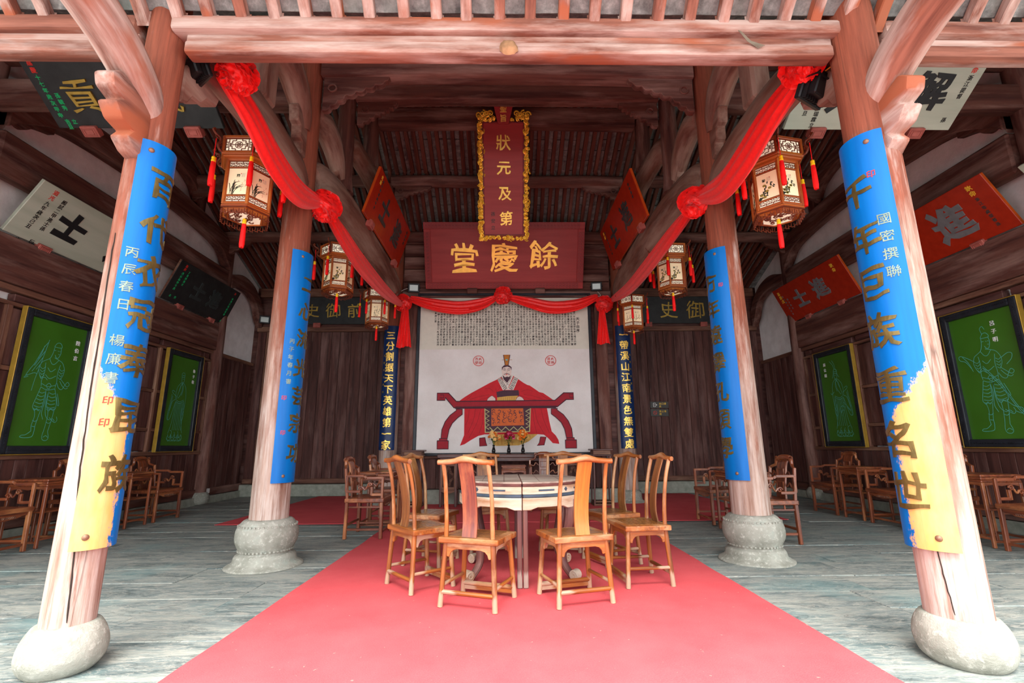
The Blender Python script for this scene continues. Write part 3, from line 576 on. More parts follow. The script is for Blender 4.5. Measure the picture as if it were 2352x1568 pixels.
def crack(x, y, r, pts, par, wmax=0.007):
    P = catmull([((r + 0.0005) * cos(radians(a)), (r + 0.0005) * sin(radians(a)), z - par.location.z) for z, a in pts], 6); n = len(P)
    for i, p in enumerate(P): p.x += 0.004 * noise.noise(Vector((i * .7, 1, x))); p.y += 0.004 * noise.noise(Vector((i * .7, 5, x)))
    MB().tube(P, [0.002] + [wmax * (0.5 + 0.5 * abs(noise.noise(Vector((i * .3, 2, x))))) for i in range(n - 2)] + [0.002], 6).build('crack', 'crack_dark', par)
XC = 2.55
for s in (-1, 1):
    r = 0.127 if s < 0 else 0.158
    fx, fy = (-XC, YF) if s < 0 else (2.51, 2.965)
    fc = column(fx, fy, 0.245, 4.45, r, r * 0.95, 'front column, weathered red and bleached, wearing a worn blue %s' % ('board with a long crack below it' if s < 0 else 'board and standing by the big red plaque'), 'column_timber')
    stone_base(fx, fy, [(0.15, 0.0), (0.185, 0.04), (0.202, 0.10), (0.190, 0.17), (0.155, 0.235), (0.13, 0.246)] if s < 0 else [(0.175, 0.0), (0.21, 0.04), (0.226, 0.11), (0.214, 0.18), (0.180, 0.238), (0.15, 0.246)], 'squat round stone ball under the front column near the %s wall chairs' % ('black-plaque' if s < 0 else 'red-plaque'))
    if s < 0: crack(0, 0, r, [(2.55, -100), (2.2, -97), (1.9, -92), (1.6, -90), (1.3, -84), (1.0, -78), (.75, -66), (.5, -58), (.27, -53)], fc)
    else: crack(1, 0, r, [(2.7, 232), (2.3, 236), (1.9, 243), (1.5, 250)], fc, .005); crack(2, 0, r, [(.62, 214), (.45, 218), (.27, 224)], fc, .006)
    column(s * (XC + 0.03), YM, 0.46, 6.15, 0.192 if s < 0 else 0.197, 0.150, 'inner column with a narrow clean blue board, red rosette above it, %s' % ('black-plaque side' if s < 0 else 'white-plaque side'), 'column_timber')
    stone_base(s * (XC + 0.03), YM, [(0.375, 0.0), (0.37, 0.015), (0.34, 0.03), (0.305, 0.055), (0.295, 0.10), (0.275, 0.125), (0.245, 0.14), (0.262, 0.17), (0.296, 0.235), (0.305, 0.29), (0.298, 0.36), (0.268, 0.42), (0.228, 0.460), (0.18, 0.466)], 'carved stone drum with studded bands under the inner column beside the %s armchairs' % ('carpet-edge' if s < 0 else 'column-hidden'), [(0.280, 0.405), (0.262, 0.165)])
    column(s * (XC + 0.03), YB, 0.27, 6.2, 0.195, 0.16, 'back column behind the navy gold-lettered board, %s of the painted banner' % ('left' if s < 0 else 'right'), 'column_timber')
    stone_base(s * (XC + 0.03), YB, [(0.33, 0), (0.33, 0.03), (0.27, 0.06), (0.255, 0.12), (0.25, 0.22), (0.2, 0.272)], 'pale stone foot of the back column %s of the banner' % ('left' if s < 0 else 'right'))
def xbeam(name, x0, x1, y, dy, z0, z1, mat, label, bev=0.03, cat='beam', camber=0.0):
    n = 14; vs = []; fs = []; gs = []; sd = random.random() * 5
    for i in range(n + 1):
        x = x0 + (x1 - x0) * i / n; c = camber * (1 - (2 * i / n - 1) ** 2) + 0.008 * noise.noise(Vector((x, y, z0)))
        for yy, zz in ((y - dy / 2, z0 + c), (y + dy / 2, z0 + c), (y + dy / 2, z1 + c), (y - dy / 2, z1 + c)): vs.append((x, yy, zz)); gs.append((x + sd, yy, zz))
    for i in range(n):
        for j in range(4): k = (j + 1) % 4; fs.append((i * 4 + j, i * 4 + 4 + j, i * 4 + 4 + k, i * 4 + k))
    fs += [(0, 1, 2, 3), (n * 4 + 3, n * 4 + 2, n * 4 + 1, n * 4)]
    return tag(MB().add(vs, fs, gs).build(name, mat, smooth=30, bevel=bev, seg=2), label, cat)
for xa, xb, t in ((-2.36, 2.34, 'spanning the two front columns'), (-6.6, -2.70, 'in front of the black plaque'), (2.72, 6.72, 'in front of the white plaque')):
    ct = xa > -3 and xb < 3
    xbeam('lintel', xa - (0.1 if ct else 0), xb + (0.1 if ct else 0), 2.99, 0.20, 4.115, 4.24, 'outer_timber', 'upper pink worn lintel under the porch rafters, %s' % t, 0.03)
    xbeam('lintel', xa, xb, 2.995, 0.10, 4.05, 4.12, 'outer_timber', 'thin recessed filler strip between the lintels, %s' % t, 0.008)
    xbeam('lintel', xa, xb, 2.985, 0.115, 3.955, 4.055, 'outer_timber', 'lower pink worn lintel with chipped edge, %s' % t, 0.018)
for y, dy, z0, z1, t in ((YM, 0.22, 5.84, 6.16, 'between the inner columns, just behind the front lintel'), (6.70, 0.22, 6.54, 6.96, 'above the top of the gold-framed plaque'), (8.0, 0.22, 7.04, 7.42, 'behind the head of the gold-framed plaque')):
    xbeam('cross_beam', -2.42, 2.40, y, dy, z0, z1, 'inner_timber', 'dark weathered cross beam %s' % t, 0.03, camber=0.03)
for y, zc, t in ((9.3, 6.71, 'halfway up the back slope'), (YB, 6.03, 'low on the back slope')):
    for xa, xb, q in ((-2.45, 2.45, 'over the middle bay'), (-6.62, -2.65, 'over the bay with the black plaques'), (2.65, 6.74, 'over the bay with the red plaques')):
        mb = MB(); mb.tube([(xa + (xb - xa) * i / 10, y, zc + 0.01 * sin(i)) for i in range(11)], 0.13, 18); tag(mb.build('purlin', 'inner_timber', smooth=50), 'round purlin %s, %s' % (t, q), 'beam')
for xa, xb, q in ((-6.55, -2.72, 'black'), (2.72, 6.67, 'white')):
    xbeam('cross_beam', xa, xb, YM, 0.2, 5.42, 5.78, 'inner_timber', 'dark cross beam carrying the large %s plaque of the side bay' % q)
    mb = MB(); mb.tube([(xa + (xb - xa) * i / 8, YM, 6.2) for i in range(9)], 0.13, 16); tag(mb.build('purlin', 'inner_timber', smooth=50), 'round purlin above the large %s plaque of the side bay' % q, 'beam')
# ---- frames along the depth of the hall at the two column lines
def ybeam(name, x, lo, hi, th, mat, label, cat='beam', bev=0.07, seg=3):
    A = catmull([(a, b, 0) for a, b in lo], 6); B = catmull([(a, b, 0) for a, b in hi], 6); n = max(len(A), len(B)); poly = [(p.x, p.y) for p in A] + [(p.x, p.y) for p in B][::-1]
    return tag(MB().prism(poly, th, (x, 0, 0), (0, 1, 0), (0, 0, 1)).build(name, mat, smooth=40, bevel=bev, seg=seg), label, cat)
def rbeam(name, path, r, flat, label, mat='moon_beam_timber'):
    mb = MB(); mb.tube(catmull(path, 6), r, 22, flat=flat); return tag(mb.build(name, mat, smooth=55), label, 'beam')
def wavy(p0, p1, n, amp, side=1):
    """scalloped edge of a carved bracket from p0 to p1"""
    out = []; p0 = Vector((*p0, 0)); p1 = Vector((*p1, 0)); d = p1 - p0; nn = Vector((-d.y, d.x, 0)).normalized() * side
    for i in range(n):
        for t in (0.0, 0.25, 0.5, 0.75, 0.93):
            q = p0 + d * ((i + t) / n) + nn * amp * sin(pi * t); out.append((q.x, q.y))
    out.append((p1.x, p1.y)); return out
for s, t, bay in ((-1, 'left', 'black'), (1, 'right', 'white')):
    X = s * XC
    rbeam('porch_beam', [(X, 3.0, 3.44), (X, 2.86, 3.58), (X, 2.66, 3.72), (X, 2.4, 3.82), (X, 2.0, 3.90), (X, 1.6, 3.93), (X, 1.15, 3.92)], [0.115, 0.145, 0.155, 0.155, 0.15, 0.15, 0.15], 0.80, 'thick curved porch beam running out from the front column by the %s plaque' % bay, 'outer_timber')
    poly = [(2.92, 3.46), (2.92, 3.08)] + [(2.84, 3.10), (2.76, 3.16), (2.80, 3.22), (2.70, 3.24), (2.63, 3.32), (2.69, 3.37), (2.60, 3.40), (2.575, 3.48), (2.64, 3.54)]
    tag(MB().prism(poly, 0.13, (X, 0, 0), (0, 1, 0), (0, 0, 1)).build('bracket', 'outer_timber', smooth=30, bevel=0.018, seg=2), 'stepped carved bracket under the porch beam by the %s plaque' % bay, 'bracket')
    rbeam('moon_beam', [(X, 3.14, 4.22), (X, 3.45, 4.36), (X, 3.95, 4.43), (X, 4.55, 4.42), (X, 5.05, 4.36), (X, 5.26, 4.26)], [0.13, 0.20, 0.22, 0.23, 0.235, 0.20], 0.62, 'fat curved beam with red drape, between front and inner columns, %s plaque side' % bay)
    tag(MB().prism([(3.14, 4.02), (3.14, 3.72), (3.22, 3.76), (3.26, 3.84), (3.36, 3.86), (3.42, 3.95), (3.55, 3.98), (3.58, 4.08), (3.2, 4.1)], 0.14, (X, 0, 0), (0, 1, 0), (0, 0, 1)).build('bracket', 'moon_beam_timber', smooth=30, bevel=0.016), 'carved bracket inside the front column under the draped beam, %s plaque side' % bay, 'bracket')
    tag(MB().box((X, 4.28, 5.1), (0.2, 0.26, 0.95), None, 2).build('short_post', 'moon_beam_timber', bevel=0.03), 'square post standing on the draped beam, %s plaque side' % bay, 'post')
    rbeam('moon_beam', [(X, 4.40, 5.52), (X, 4.75, 5.50), (X, 5.0, 5.38), (X, 5.18, 5.18), (X, 5.24, 5.0)], [0.19, 0.2, 0.19, 0.15, 0.11], 0.75, 'stubby drooping beam against the inner column, %s plaque side' % bay)
    tag(MB().prism([(5.26, 5.16), (5.26, 4.62), (5.16, 4.64), (5.15, 4.78), (5.08, 4.80), (5.07, 4.95), (5.0, 4.97), (4.96, 5.16)], 0.12, (X, 0, 0), (0, 1, 0), (0, 0, 1)).build('bracket', 'moon_beam_timber', smooth=30, bevel=0.012), 'stepped bracket below the drooping beam, %s plaque side' % bay, 'bracket')
    rbeam('moon_beam', [(X, 5.58, 4.52), (X, 5.9, 4.66), (X, 6.6, 4.76), (X, 7.6, 4.80), (X, 8.6, 4.79), (X, 9.6, 4.74), (X, 10.2, 4.62), (X, 10.42, 4.42)], [0.22, 0.27, 0.29, 0.30, 0.30, 0.30, 0.29, 0.22], 0.62, 'long thick moon beam leading to the banner, %s-plaque side, carrying a leaning red plaque' % bay)
    for yc, z0, z1, q in ((6.7, 4.98, 6.62, 'nearest the inner column'), (9.3, 5.0, 6.62, 'nearest the back column')):
        mb = MB(); mb.tube([(X, yc, z0), (X, yc, z0 + 0.25), (X, yc, z1)], [0.17, 0.135, 0.125], 18, seed=0); tag(mb.build('short_post', 'inner_timber', smooth=50), 'round post on the long moon beam, %s-plaque side, %s' % (bay, q), 'post')
    mb = MB(); mb.tube([(X, 8.0, 6.2), (X, 8.0, 6.5), (X, 8.0, 7.2)], [0.17, 0.14, 0.13], 18, seed=0); tag(mb.build('short_post', 'inner_timber', smooth=50), 'ridge post above the upper moon beam, %s-plaque side' % bay, 'post')
    rbeam('moon_beam', [(X, 5.58, 5.44), (X, 5.85, 5.52), (X, 6.15, 5.46), (X, 6.4, 5.30), (X, 6.55, 5.12)], [0.15, 0.19, 0.19, 0.16, 0.11], 0.75, 'short drooping beam from inner column to the first roof post, %s-plaque side' % bay)
    rbeam('moon_beam', [(X, 9.45, 5.24), (X, 9.7, 5.40), (X, 10.1, 5.46), (X, 10.42, 5.40)], [0.12, 0.17, 0.19, 0.16], 0.75, 'short curved beam from second roof post to the back column, %s-plaque side' % bay)
    tag(MB().prism([(6.6, 5.22), (6.6, 4.98), (6.5, 4.98), (6.47, 5.06), (6.38, 5.08), (6.36, 5.16), (6.28, 5.2)], 0.11, (X, 0, 0), (0, 1, 0), (0, 0, 1)).build('bracket', 'moon_beam_timber', bevel=0.012), 'small stepped bracket on the first roof post, %s-plaque side' % bay, 'bracket')
    rbeam('moon_beam', [(X, 6.82, 5.86), (X, 7.1, 5.98), (X, 8.0, 6.06), (X, 8.9, 5.98), (X, 9.18, 5.86)], [0.15, 0.2, 0.21, 0.2, 0.15], 0.7, 'upper moon beam between the two roof posts, %s-plaque side' % bay)
    # carved brackets under the cross beams
    e = -s
    xa = s * 2.38
    for yc, zt, reach, drop, q in ((YM - 0.02, 5.86, 0.84, 0.5, 'lowest cross beam'), (6.7, 6.55, 0.62, 0.42, 'middle cross beam'), (9.3, 6.6, 0.78, 0.34, 'back-slope purlin')):
        a = [(0, 0), (reach, 0), (reach - 0.02, -0.06)]
        a += wavy((reach - 0.06, -0.07), (0.30, -drop * 0.55), 4, 0.035, 1) + wavy((0.28, -drop * 0.58), (0.02, -drop), 3, 0.03, 1) + [(0, -drop)]
        mb = MB(); poly = [(p[0] * e, p[1]) for p in a]
        if e < 0: poly = poly[::-1]
        mb.prism(poly, 0.09, (xa, yc, zt), (1, 0, 0), (0, 0, 1))
        o = tag(mb.build('bracket', 'inner_timber', smooth=30, bevel=0.008), 'scalloped carved wing bracket under the %s, %s-plaque side' % (q, bay), 'bracket')
        ring = MB(); ring.tube([(xa + e * 0.12 + 0.05 * cos(k * pi / 6), yc - 0.055, zt - drop * 0.38 + 0.05 * sin(k * pi / 6)) for k in range(13)], 0.014, 6, caps=False)
        for k, v in enumerate(ring.v): ring.v[k] = v - o.location
        ring.build('carved_ring', 'inner_timber', o, smooth=60)
# side bays: bracket where the back-slope purlins meet the side walls
for s, t in ((-1, 'black'), (1, 'red')):
    X = XL if s < 0 else XR; e = -s
    for yc, zt, q in ((9.3, 6.6, 'upper'), (YB, 5.92, 'lower')):
        a = [(0, 0), (0.62, 0)] + wavy((0.6, -0.05), (0.0, -0.36), 5, 0.03, 1); poly = [(p[0] * e, p[1]) for p in a]
        if e < 0: poly = poly[::-1]
        tag(MB().prism(poly, 0.09, (X - s * 0.1, yc, zt), (1, 0, 0), (0, 0, 1)).build('bracket', 'inner_timber', smooth=30, bevel=0.008), 'carved wing bracket at the wall end of the %s back purlin, %s-plaque bay' % (q, t), 'bracket')
# wasp nest and mark on the lintel
mb = MB(); mb.lathe([(0.0, 0.045), (0.03, 0.043), (0.055, 0.03), (0.068, 0.0)], 20)
for k, v in enumerate(mb.v): mb.v[k] = v * (1 + 0.15 * noise.noise(v * 40))
o = mb.build('mud_nest', 'nest_mud', smooth=60, recenter=False); o.matrix_world = frame((-0.04, 2.926, 3.99), (1, 0, 0), (0, 0.25, 1)); tag(o, 'round mud nest stuck to the lower lintel between the front columns', 'nest')

# ================================================================== PLAQUES
def board_part(par, w, h, th, face, edge, name='board', bev=0.006):
    mb = MB(); mb.span(-w / 2, w / 2, -h / 2, h / 2, -th, 0, 0)
    mb.m = [1, 1, 1, 1, 1, 0]
    return mb.build(name, [face, edge], par, bevel=bev)
def chars(par, txt, xs, ys, size, mat, depth=0.012, weight=0.022, brush=0.05, fn=None, name='character', **kw):
    for ch, x, y in zip(txt, xs, ys):
        mb = MB(); letter(mb, ch, x, y, size, 0.0 if fn is None else -0.003, depth if fn is None else 0.009, weight, brush, fn=fn, **kw); mb.build(name, mat, par)
def small_text(par, cols, mat, size, step, fn=None, weight=0.008, name='inscription', depth=0.004):
    for x, y, txt in cols:
        for i, ch in enumerate(txt):
            if ch != ' ': letter(MB(), ch, x, y - i * step, size, 0.0005 if fn is None else -0.002, depth if fn is None else 0.005, weight, 0.03, fn=fn, res=1).build(name, mat, par)
def support(par, xs, h, th):
    for x in xs:
        mb = MB(); mb.box((x, -h / 2 - 0.03, 0.0), (0.19, 0.13, 0.09)); o = mb.build('support_block', 'carved_block', par, bevel=0.008)
        mb = MB()
        for q in (0.075, 0.05): mb.tube([(x - q, -h / 2 - 0.03 - q * .55, 0.047), (x + q, -h / 2 - 0.03 - q * .55, 0.047), (x + q, -h / 2 - 0.03 + q * .55, 0.047), (x - q, -h / 2 - 0.03 + q * .55, 0.047), (x - q, -h / 2 - 0.03 - q * .55, 0.047)], 0.005, 5)
        mb.build('carved_line', 'carved_block', o)
def plaque(name, label, o, ex, ey, w, h, th, face, edge, group=None):
    t = thing(name, label, 'plaque', M=frame(o, ex, ey), group=group); board_part(t, w, h, th, face, edge); return t
# --- side wall plaques: bottom rests near the wall, top leans into the hall
def wall_plaque(label, xb, xt, y0, y1, zb, zt, face, edge, s):
    ex = (0, 1, 0) if s < 0 else (0, -1, 0); b = Vector((xb, (y0 + y1) / 2, zb)); t = Vector((xt, (y0 + y1) / 2, zt)); h = (t - b).length
    return plaque('plaque', label, (b + t) / 2, ex, t - b, y1 - y0, h, 0.05, face, edge), y1 - y0, h
p, w, h = wall_plaque('pale green-white leaning plaque with black brushed characters on the panelled side wall', -6.60, -6.19, 5.88, 8.12, 3.985, 4.70, 'pale_board', 'pale_board', -1)
chars(p, '士進', (-0.42, 0.52), (0.0, -0.02), 0.44, 'black_ink', 0.012, 0.05, 0.05, rot=-0.05)
small_text(p, [(-0.90, 0.33, '道光')], 'red_ink', 0.075, 0.085); small_text(p, [(-0.90, 0.15, '九年歲次己丑  吉旦'), (-0.73, 0.27, '殿試二甲進士孫  衍立')], 'black_ink', 0.07, 0.075); support(p, (-0.55, 0.62), h, 0.05)
p, w, h = wall_plaque('black leaning plaque with dark grey characters and green inscription on the side wall', -6.60, -6.28, 8.80, 10.9, 3.985, 4.75, 'black_lacquer', 'trim_timber', -1)
chars(p, '士進', (-0.22, 0.34), (0.0, 0.0), 0.40, 'dark_letter', 0.012, 0.035, 0.06)
small_text(p, [(-0.86, 0.34, '嘉慶'), (0.88, 0.33, '欽')], 'red_ink', 0.06, 0.07); small_text(p, [(-0.86, 0.18, '戊辰歲仲冬月'), (-0.72, 0.25, '丁丑科進士'), (-0.86, -0.3, '立'), (-0.72, -0.3, '旦'), (0.88, 0.2, '命浙江等處提督'), (0.88, -0.36, '孫')], 'green_ink', 0.055, 0.066); support(p, (-0.5, 0.55), h, 0.05)
p, w, h = wall_plaque('smaller-looking red plaque with grey characters and yellow corner text, leaning near the back corner', 6.72, 6.36, 8.60, 10.9, 3.985, 4.76, 'orange_red_lacquer', 'orange_edge', 1)
chars(p, '士進', (-0.38, 0.28), (0.0, 0.02), 0.44, 'grey_letter', 0.012, 0.03, 0.06)
small_text(p, [(0.88, 0.30, '欽命'), (-0.98, 0.30, '嘉慶戊')], 'yellow_ink', 0.09, 0.10); small_text(p, [(-0.90, 0.2, '辰歲仲冬月吉旦'), (-0.80, 0.1, '進士孫立')], 'grey_letter', 0.05, 0.075); support(p, (-0.45, 0.62), h, 0.05)
p, w, h = wall_plaque('big red plaque with grey brushed characters, leaning from the wall beside the front column', 6.72, 6.30, 5.70, 8.0, 3.985, 4.72, 'orange_red_lacquer', 'orange_edge', 1)
chars(p, '士進', (-0.50, 0.42), (0.0, 0.0), 0.56, 'grey_letter', 0.012, 0.035, 0.06)
small_text(p, [(0.92, 0.32, '欽命')], 'yellow_ink', 0.085, 0.09); small_text(p, [(0.92, 0.13, '浙江等處提督孫'), (-0.95, 0.3, '道光九年歲次己丑')], 'dark_letter', 0.055, 0.07); support(p, (0.55, -0.6), h, 0.05)
# --- leaning red plaques on the long moon beams, facing each other
for s, y0, y1, zb, zt, xb, xt, t in ((-1, 7.08, 9.55, 4.86, 5.67, -2.31, -2.07, 'left of the gold-framed plaque'), (1, 7.32, 9.88, 4.92, 5.80, 2.31, 2.06, 'right of the gold-framed plaque')):
    p, w, h = wall_plaque('red plaque leaning over the moon beam, %s' % t, xb, xt, y0, y1, zb, zt, 'orange_red_lacquer', 'orange_edge', s)
    chars(p, '士進', (-0.45, 0.45), (0, 0), 0.5, 'dark_letter', 0.012, 0.02, 0.06)
    small_text(p, [(-1.05, 0.32, '光緒')], 'yellow_ink', 0.075, 0.085); small_text(p, [(-0.95, 0.3, '丙子科會試中式'), (1.02, 0.3, '欽命提督')], 'dark_letter', 0.06, 0.08); support(p, (-0.85, 0.9), h, 0.05)
# --- large plaques facing the front in the side bays
def bay_plaque(label, x0, x1, yb, zb, yt, zt, face, edge):
    b = Vector(((x0 + x1) / 2, yb, zb)); t = Vector(((x0 + x1) / 2, yt, zt)); return plaque('plaque', label, (b + t) / 2, (1, 0, 0), t - b, x1 - x0, (t - b).length, 0.05, face, edge), (t - b).length
p, h = bay_plaque('large black plaque with gold character and green inscription, hung behind the front column', -5.47, -3.49, 5.22, 5.0, 4.58, 5.44, 'black_lacquer', 'black_lacquer')
chars(p, '貢歲', (-0.50, 0.42), (-0.02, 0), 0.42, 'dull_gold', 0.02, 0.004, 0.08)
small_text(p, [(-0.88, 0.32, '嘉慶')], 'red_ink', 0.065, 0.075); small_text(p, [(-0.88, 0.17, '十七年歲次甲申'), (-0.78, -0.02, '孫毓秀'), (-0.84, -0.31, '吉'), (-0.76, -0.31, '立'), (-0.84, -0.37, '旦')], 'green_ink', 0.06, 0.068); support(p, (-0.62, 0.62), h, 0.05)
p, h = bay_plaque('large pale grey-green plaque with black characters, hung behind the front column and floodlight', 3.41, 5.50, 5.22, 5.02, 4.52, 5.50, 'pale_board', 'pale_board')
chars(p, '元解', (-0.40, 0.52), (0, 0.02), 0.46, 'black_ink', 0.012, 0.03, 0.07)
small_text(p, [(0.92, 0.33, '欽命')], 'red_ink', 0.07, 0.08); small_text(p, [(0.92, 0.17, '浙江提督'), (0.90, -0.3, '孫'), (-0.72, 0.16, '十一名舉人孫瑞霖立'), (-0.86, 0.1, '太辛亥 吉旦')], 'black_ink', 0.062, 0.066); support(p, (-0.62, 0.62), h, 0.05)
# --- black boards over the doors of the back wall
for x0, x1, txt, xs, t in ((-5.60, -3.05, '史御前殿', (-0.9, -0.33, 0.24, 0.80), 'three gold characters visible, on the back wall near the bamboo lantern'), (3.30, 5.85, '史御', (-0.18, 0.55), 'two gold characters, on the back wall near the plum lantern')):
    p, h = bay_plaque('black board with %s' % t, x0, x1, 12.5, 4.40, 12.42, 5.13, 'black_lacquer', 'black_lacquer')
    chars(p, txt, xs, [0, 0, 0, 0], 0.40 if len(txt) > 2 else 0.5, 'dull_gold', 0.012, 0.0, 0.07); small_text(p, [(x1 - x0 - 1.45, 0.24, '印記')] if x0 < 0 else [(1.1, 0.24, '印')], 'red_ink', 0.09, 0.13)
    support(p, (0.75, -0.75), h, 0.05)
# --- red hall-name board above the banner
b0 = Vector((-0.065, 10.44, 4.70)); t0 = Vector((-0.065, 9.80, 6.03)); H0 = (t0 - b0).length; W0 = 3.58
p = thing('hall_plaque', 'wide red hall plaque with three big gilt characters above the banner', 'plaque', M=frame((b0 + t0) / 2, (1, 0, 0), t0 - b0)); board_part(p, W0 - 0.2, H0 - 0.2, 0.05, 'red_lacquer', 'red_lacquer_edge')
bd = MB(); bw = 0.15
for x0, x1, y0, y1 in ((-W0 / 2, W0 / 2, H0 / 2 - bw, H0 / 2), (-W0 / 2, W0 / 2, -H0 / 2, -H0 / 2 + bw), (-W0 / 2, -W0 / 2 + bw, -H0 / 2 + bw, H0 / 2 - bw), (W0 / 2 - bw, W0 / 2, -H0 / 2 + bw, H0 / 2 - bw)): bd.span(x0, x1, y0, y1, -0.06, 0.03)
bo = bd.build('border', 'red_lacquer', p, bevel=0.006)
kp = MB(); cell = 0.075
def keyp(x, y, a):
    R = Matrix.Rotation(a, 3, 'Z')
    for dx, dy, sx, sy in ((0, .024, .06, .008), (-.026, 0, .008, .05), (0, -.024, .045, .008), (.022, -.008, .008, .036), (.006, .008, .03, .008)): kp.box(Vector((x, y, 0.032)) + R @ Vector((dx, dy, 0)), (sx, sy, 0.012), R)
for i in range(int((W0 - 0.06) / cell)):
    x = -W0 / 2 + 0.06 + i * cell
    for sy in (-1, 1): keyp(x, sy * (H0 / 2 - 0.105), 0); keyp(x, sy * (H0 / 2 - 0.042), pi)
for i in range(int((H0 - 0.3) / cell)):
    y = -H0 / 2 + 0.18 + i * cell
    for sx in (-1, 1): keyp(sx * (W0 / 2 - 0.105), y, pi / 2); keyp(sx * (W0 / 2 - 0.042), y, -pi / 2)
kp.build('key_pattern', 'red_lacquer_edge', bo)
chars(p, '堂慶餘', (-0.90, -0.01, 0.88), (-0.05, -0.04, 0.02), 0.66, 'gold_letter', 0.03, 0.012, 0.07)
mb = MB(); mb.span(-0.85, -0.62, -H0 / 2 - 0.10, -H0 / 2 + 0.02, -0.02, 0.08); mb.build('support_block', 'inner_timber', p, bevel=0.01); mb = MB(); mb.span(0.70, 0.92, -H0 / 2 - 0.10, -H0 / 2 + 0.02, -0.02, 0.08); mb.build('support_block', 'inner_timber', p, bevel=0.01)
# --- upright plaque in a gilt openwork frame
b0 = Vector((-0.075, 8.60, 5.06)); t0 = Vector((-0.085, 7.70, 7.08)); H1 = (t0 - b0).length; W1 = 0.95
p = thing('gilt_plaque', 'upright red plaque in a gilt openwork scroll frame hanging before the hall plaque', 'plaque', M=frame((b0 + t0) / 2, (1, 0, 0), t0 - b0))
board_part(p, W1 - 0.17, H1 - 0.17, 0.05, 'red_lacquer', 'red_lacquer_edge')
rim = MB(); a, b = (W1 - 0.17) / 2, (H1 - 0.17) / 2
for x0, x1, y0, y1 in ((-a, a, b - 0.025, b), (-a, a, -b, -b + 0.025), (-a, -a + 0.025, -b, b), (a - 0.025, a, -b, b)): rim.span(x0, x1, y0, y1, -0.01, 0.025)
rim.build('rim', 'red_lacquer_edge', p, bevel=0.005)
g = MB(); rg = random.Random(4)
def curl(x, y, r, a0, turns, rad, z=0.0):
    pts = []; n = 15
    for i in range(n):
        t = i / (n - 1); rr_ = r * (1 - 0.8 * t); an = a0 + turns * 2 * pi * t; pts.append((x + rr_ * cos(an), y + rr_ * sin(an), z + 0.02 * sin(pi * t)))
    g.tube(pts, [rad, rad, rad * 0.5], 5)
    g.lathe([(0.0, 0.012), (rad * 1.4, 0.006), (rad * 1.5, -0.008)], 6, (pts[-1][0], pts[-1][1], z))
off = 0.048
ny = 34
for i in range(ny):
    y = -H1 / 2 + 0.03 + i * (H1 - 0.06) / (ny - 1)
    for sx in (-1, 1):
        for q in range(3): curl(sx * (W1 / 2 - off + rg.uniform(-.022, .022)), y + rg.uniform(-.02, .02), rg.uniform(0.026, 0.046), rg.uniform(0, 6.28), rg.choice((-1, 1)) * rg.uniform(0.8, 1.4), rg.uniform(0.010, 0.015), rg.uniform(-0.01, 0.025))
for i in range(11):
    x = -W1 / 2 + 0.05 + i * (W1 - 0.1) / 10
    for sy in (-1, 1):
        if sy > 0 and abs(x) < 0.14: continue
        for q in range(3): curl(x + rg.uniform(-.02, .02), sy * (H1 / 2 - off + 0.01 + rg.uniform(-.02, .02)), rg.uniform(0.028, 0.048), rg.uniform(0, 6.28), rg.choice((-1, 1)) * rg.uniform(0.8, 1.4), rg.uniform(0.010, 0.015), rg.uniform(-0.01, 0.025))
for sx in (-1, 1):
    for k in range(4): curl(sx * (W1 / 2 - 0.03 - 0.07 * k), H1 / 2 + 0.03 + 0.02 * (k % 2), 0.065, 1.5 * k, sx * 1.3, 0.014)
    for yy in (-0.4, 0.1, 0.5, 0.85): curl(sx * (W1 / 2 - 0.05), yy, 0.075, yy, sx * 1.2, 0.015)
    g.tube([(sx * (W1 / 2 - 0.092), -H1 / 2 + 0.09, 0.0), (sx * (W1 / 2 - 0.092), H1 / 2 - 0.09, 0.0)], 0.011, 6)
for sy in (-1, 1): g.tube([(-W1 / 2 + 0.09, sy * (H1 / 2 - 0.092), 0), (W1 / 2 - 0.09, sy * (H1 / 2 - 0.092), 0)], 0.011, 6)
g.build('gilt_frame', 'gold', p, smooth=60)
mb = MB(); mb.prism([(-0.10, H1 / 2 - 0.14), (0.10, H1 / 2 - 0.14), (0.21, H1 / 2 + 0.32), (-0.21, H1 / 2 + 0.32)], 0.04, (0, 0, 0.04)); tb = mb.build('title_tab', 'red_lacquer', p, bevel=0.006)
chars(tb, '聖旨', (0, 0), (H1 / 2 + 0.12, H1 / 2 - 0.04), 0.13, 'gold_letter', 0.075, 0.012, 0.03)
chars(p, '狀元及第', (0.0, 0.01, 0.03, 0.05), (0.66, 0.22, -0.24, -0.70), 0.27, 'gold_letter', 0.014, 0.014, 0.06)
small_text(p, [(-0.2, -0.62, '孫安立')], 'black_ink', 0.085, 0.125)

